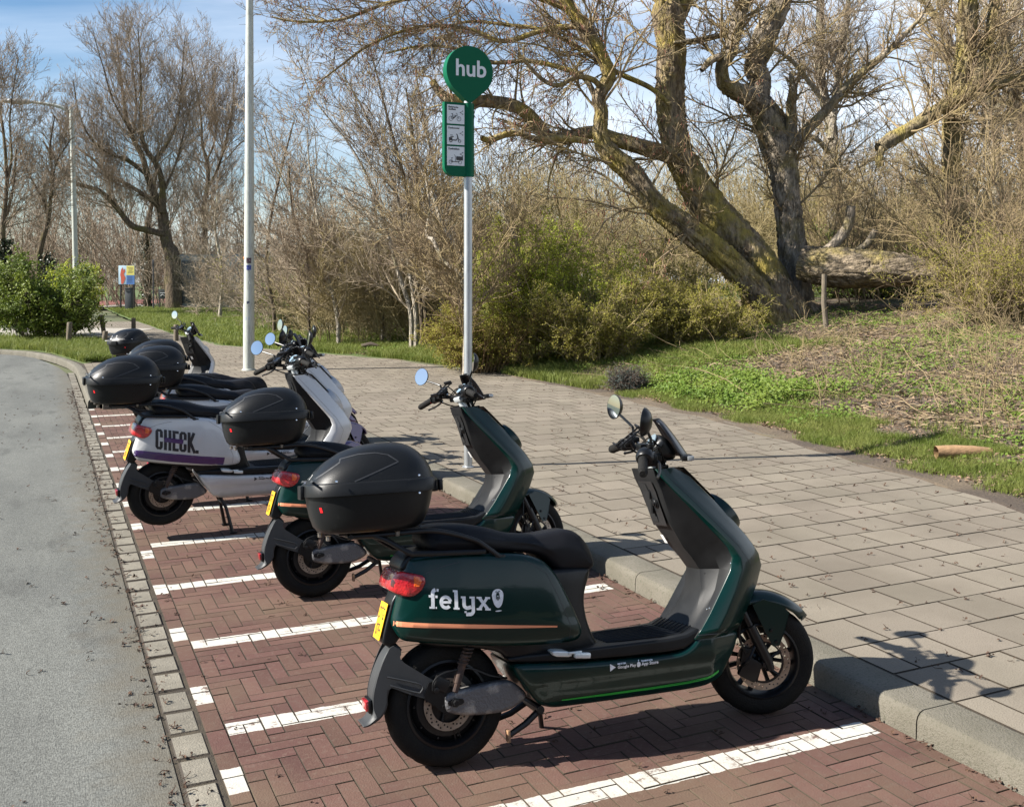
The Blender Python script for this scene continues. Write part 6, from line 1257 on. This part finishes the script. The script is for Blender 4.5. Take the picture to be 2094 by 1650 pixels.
h_ = hit(1285, 800); bush('small round blue-green plant beside the path behind the nearest scooter mirror', 1284, h_[1], .40, .34, .35, mat('blue_green_leaf', (.03, .06, .055), .6, col2=(.05, .08, .07), nscale=9), T_dark, 50, 500, 1800, 4200, .016, group=BG)
# ---- grass and low plants
def scatter_uv(n, u0, u1, e0, e1, edge=vedge, pw=1.0):
    u = rng.uniform(u0, u1, n); e = e0+(e1-e0)*rng.random(n)**pw; v = edge(u)+e; return v, u, e
def blades(v, u, z, h, w, lean=.5, seg=2):
    n = len(v); X = v*.907-u*.421; Y = v*.421+u*.907; b = np.column_stack([X, Y, z]); a = rng.uniform(0, 6.283, n); s = np.column_stack([np.cos(a), np.sin(a), np.zeros(n)])*w[:, None]*.5; l = rng.normal(0, lean, (n, 2)); t1 = np.column_stack([l*h[:, None]*.25, h*.6]); t2 = np.column_stack([l*h[:, None]*.9, h])
    V = np.stack([b-s, b+s, b+t1+s*.7, b+t1-s*.7, b+t2], 1).reshape(-1, 3); k = np.arange(n)[:, None]*5; F = np.vstack([k+np.array([[0, 1, 2, 3]]), k+np.array([[3, 2, 4, 4]])]); return V, F
M_gr = mat('grass_blade', (.115, .155, .025), .6, spec=.3, col2=(.20, .22, .055), nscale=2.5, sub=.35, rnd=None); M_dry = mat('dry_grass', (.24, .18, .10), .8, col2=(.15, .11, .065), nscale=3); M_weed = mat('weed_leaf', (.10, .17, .022), .55, spec=.3, col2=(.17, .22, .035), nscale=2, sub=.38)
def clump_mask(v, u, sc, th): 
    q = np.sin(v*sc*1.9+_w[4])*np.cos(u*sc*1.3+_w[5])+.7*np.sin(v*sc*.8-u*sc*2.3+_w[6])+.5*np.cos(v*sc*4.1+u*sc*3.3); return q+rng.normal(0, .35, len(v)) > th
Vs = []
v, u, e = scatter_uv(150000, 3.5, 13.5, .14, 1.25, pw=1.1); k = clump_mask(v, u, 1.9, .05-.75*(e > .35)*(e < .95)) & (e > .10+.10*np.sin(u*2.3)**2+rng.random(len(u))*.18); v, u = v[k], u[k]; Vs.append(blades(v, u, verge_z(v, u)-.005, rng.uniform(.025, .085, len(v)), rng.uniform(.003, .006, len(v))))
v, u, e = scatter_uv(52000, 4, 17, 1.2, 8.0, pw=1.3); k = clump_mask(v, u, 1.1, .75); v, u = v[k], u[k]; Vs.append(blades(v, u, verge_z(v, u), rng.uniform(.04, .12, len(v)), rng.uniform(.004, .008, len(v))))
v, u, e = scatter_uv(130000, 13.5, 27, .12, 5.0, pw=1.2); k = clump_mask(v, u, 1.0, -.6); v, u = v[k], u[k]; Vs.append(blades(v, u, verge_z(v, u), rng.uniform(.05, .17, len(v)), rng.uniform(.007, .013, len(v))))
v, u, e = scatter_uv(110000, 24, 64, .03, 16.0, pw=1.2); Vs.append(blades(v, u, verge_z(v, u), rng.uniform(.05, .16, len(v)), rng.uniform(.014, .026, len(v))))
n = 26000; u = rng.uniform(22.2, 34.5, n); t = rng.random(n); vl = np.interp(u, [22, 23.8, 25.2, 26.4, 27.3, 28.2, 29.2, 30, 30.5, 34.5], [.78, .5, .25, -.1, -.7, -1.5, -2.7, -4.8, -9, -9]); vr = np.interp(u, [22, 22.6, 30, 32, 34.5], [.9, 1.48, 1.45, 1.1, -2]); v = vl+(vr-vl)*t; Vs.append(blades(v, u, np.full(n, .1)+.01, rng.uniform(.06, .2, n), rng.uniform(.01, .018, n)))
V, F = join(Vs); big_mesh('grass', V, F, M_gr, None, label='short green grass along the verge and around the posts', cat='grass', kind='stuff')
# broad low weeds in clumps (nettle, ground ivy)
def weeds(n, u0, u1, e0, e1, ls, r, per, hh, mt, name, lab, pw=1.0, mask=None):
    v, u, e = scatter_uv(n, u0, u1, e0, e1, pw=pw)
    if mask is not None: k = mask(v, u, e); v, u = v[k], u[k]
    n = len(v); c = np.repeat(np.column_stack([v*.907-u*.421, v*.421+u*.907]), per, 0)+rng.normal(0, r, (n*per, 2)); z = gz(c[:, 0], c[:, 1])+np.abs(rng.normal(0, hh, n*per)); V, F = leaves(np.column_stack([c, z]), ls, up=1.6, aspect=.75); big_mesh(name, V, F, mt, None, label=lab, cat='plants', kind='stuff')
weeds(950, 8.5, 27, .6, 3.2, .040, .11, 34, .05, M_weed, 'low_weeds', 'clumps of low broad-leaved weeds near the path edge', mask=lambda v, u, e: clump_mask(v, u, .8, .1))
weeds(2900, 4, 18, .8, 8.5, .040, .12, 20, .04, M_weed, 'rough_plants', 'green ground plants scattered over the rough verge', mask=lambda v, u, e: clump_mask(v, u, .7, .15))
weeds(110, 10, 13, .55, 2.0, .045, .12, 80, .09, M_weed, 'nettle_patch', 'brighter nettle patch beside the blue-green plant')
# straw, dead leaves, sticks
def scraps(n, v, u, z, size, mt, name, lab, curl=.25, asp=.3):
    c = np.column_stack([v*.907-u*.421, v*.421+u*.907, z]); nn = nrmz(np.column_stack([rng.normal(0, .25, (n, 2)), np.ones(n)])); t = rng.normal(0, 1, (n, 3)); t = nrmz(t-nn*(t*nn).sum(1, keepdims=True)); s = np.cross(nn, t); L_ = size*rng.uniform(.5, 1.5, n)[:, None]; w = L_*asp*rng.uniform(.4, 1, n)[:, None]*.5
    V = np.stack([c, c+t*L_*.5+s*w+nn*L_*curl, c+t*L_, c+t*L_*.5-s*w+nn*L_*curl*.3], 1).reshape(-1, 3); F = np.arange(n*4).reshape(-1, 4); big_mesh(name, V, F, mt, None, label=lab, cat='litter', kind='stuff')
v, u, e = scatter_uv(75000, 3.5, 24, .25, 9, pw=1.1); scraps(len(v), v, u, verge_z(v, u)+.008, .05, mat('dead_leaf', (.15, .095, .06), .9, col2=(.22, .15, .095), nscale=4), 'dead_leaves', 'brown dead leaves and straw covering the rough verge', asp=.35)
v, u, e = scatter_uv(17000, 3.5, 22, 1.2, 9, pw=1.0); scraps(len(v), v, u, verge_z(v, u)+.02, .15, M_dry, 'dry_straw', 'pale dry grass stalks on the verge', asp=.05, curl=.12)
n = 480; v, u, e = scatter_uv(n, 4.5, 17, 1.1, 8); P = grow(np.column_stack([v*.907-u*.421, v*.421+u*.907, verge_z(v, u)+.03]), np.column_stack([rng.normal(0, 1, (n, 2)), rng.normal(.05, .1, n)]), rng.uniform(.25, 1.3, n), 7, .12, (0, 0, .0)); V, F = tubes(P, radii(rng.uniform(.003, .008, n), 7, .5), 5); big_mesh('fallen_sticks', V, F, T_will, None, label='pale fallen sticks lying across the rough verge', cat='sticks', kind='stuff')
# brown catkins and leaf scraps on the paving and the road
M_cat = mat('fallen_catkin', (.035, .018, .012), .9, col2=(.085, .045, .025), nscale=30)
def cats(n, v, u, z, L0, L1, r, name, lab):
    X = v*.907-u*.421; Y = v*.421+u*.907; a = rng.uniform(0, 6.283, n); P = grow(np.column_stack([X, Y, z+r]), np.column_stack([np.cos(a), np.sin(a), rng.uniform(0, .25, n)]), rng.uniform(L0, L1, n), 6, .55, (0, 0, -.05)); P[:, :, 2] = np.maximum(P[:, :, 2], z[:, None]+r*.6); V, F = tubes(P, radii(np.full(n, r)*rng.uniform(.5, 1.3, n), 6, .5), 4)
    m = n*2; i = rng.integers(0, n, m); c = P[i, 2]+rng.normal(0, .007, (m, 3)); c[:, 2] = z[i]+.004+np.abs(rng.normal(0, .004, m)); V2, F2 = leaves(c, .017, 1.0, .7); V, F = join([(V, F), (V2, F2)]); big_mesh(name, V, F, M_cat, None, label=lab, cat='litter', kind='stuff')
n = 240; u = rng.uniform(2.2, 15, n); v = rng.uniform(.6, 3.0, n); cats(n, v, u, np.full(n, .002), .015, .05, .0022, 'bay_catkins', 'small brown catkins scattered on the red bricks')
n = 900; u = 3+20*rng.random(n)**1.2; v = 3.3+(vedge(u)-3.3)*rng.random(n); cats(n, v, u, np.full(n, .101), .015, .055, .0023, 'path_catkins', 'small brown catkins scattered on the footpath slabs')
n = 230; u = rng.uniform(2.5, 18, n); v = .42-2.6*rng.random(n)**1.6; cats(n, v, u, np.full(n, .002), .015, .06, .0022, 'road_catkins', 'dark catkins and twigs lying on the asphalt')
n = 520; u = rng.uniform(2.5, 18, n); v = rng.normal(.43, .045, n); cats(n, v, u, np.full(n, .002), .015, .07, .0022, 'gutter_catkins', 'brown plant debris gathered in the gutter')
n = 200; u = rng.uniform(2.2, 10, n); v = rng.normal(3.01, .02, n); cats(n, v, u, np.full(n, .001), .01, .04, .002, 'kerb_catkins', 'brown plant debris along the foot of the kerb')
# cut log on the grass
h_ = hit(1970, 936); lgp = np.array([wp(1914, 922, h_[1]), wp(1950, 930, h_[1]), wp(1990, 938, h_[1]), wp(2028, 946, h_[1])]); lgp[:, 2] = h_[2]+.045; V, F = bark_tube(lgp-lgp[0], np.array([.056, .062, .058, .040]), 12, .10, .03); big_mesh('cut_log', V, F, mat('bare_wood', (.36, .22, .11), .8, col2=(.20, .12, .06), nscale=5, stretch=(.4, 1, 1), bump=.6, bscale=40), None, smooth=True, label='short barkless orange-brown log lying on the grass at the right', cat='log').location = tuple(lgp[0])
h_ = hit(880, 690); g = G(); g.tube([(-.22, 0, .10), (0, 0, .14), (.2, 0, .10)], [.045, .06, .03], 8); g.build('dark_stump', T_dark, None, label='small dark wood piece lying at the thicket foot left of the hub pole', cat='log').location = (ux(758, 24), 24, float(gz(ux(758, 24), 24)))
bpy.context.view_layer.update()

# added out of view behind the camera: dark leafy wall for scooters to reflect
n = 9000; X = rng.uniform(-26, 26, n); Z = rng.uniform(0, 1, n)**.8*5.5; th = 1.0+.25*np.sin(X*.9)+.2*np.sin(X*2.3+Z); Yh = -13-rng.random(n)*th*.6; pos = np.column_stack([X, Yh+.6*np.sin(X*1.3+Z), Z]); V, F = leaves(pos, .42, .2)
core = np.array([(-26, -14, 0), (26, -14, 0), (26, -14.2, 5.2), (-26, -14.2, 5.2), (-26, -15.5, 0), (26, -15.5, 0), (26, -15.3, 5.2), (-26, -15.3, 5.2)], float); V, F = join([(V, F), (core, np.array([(0, 1, 2, 3), (4, 7, 6, 5), (3, 2, 6, 7), (0, 3, 7, 4), (1, 5, 6, 2)]))])
big_mesh('added_hedge', V, F, L_ivy, None, label='added dark leafy wall behind the camera, there for the scooter paint to reflect', cat='added_hedge')
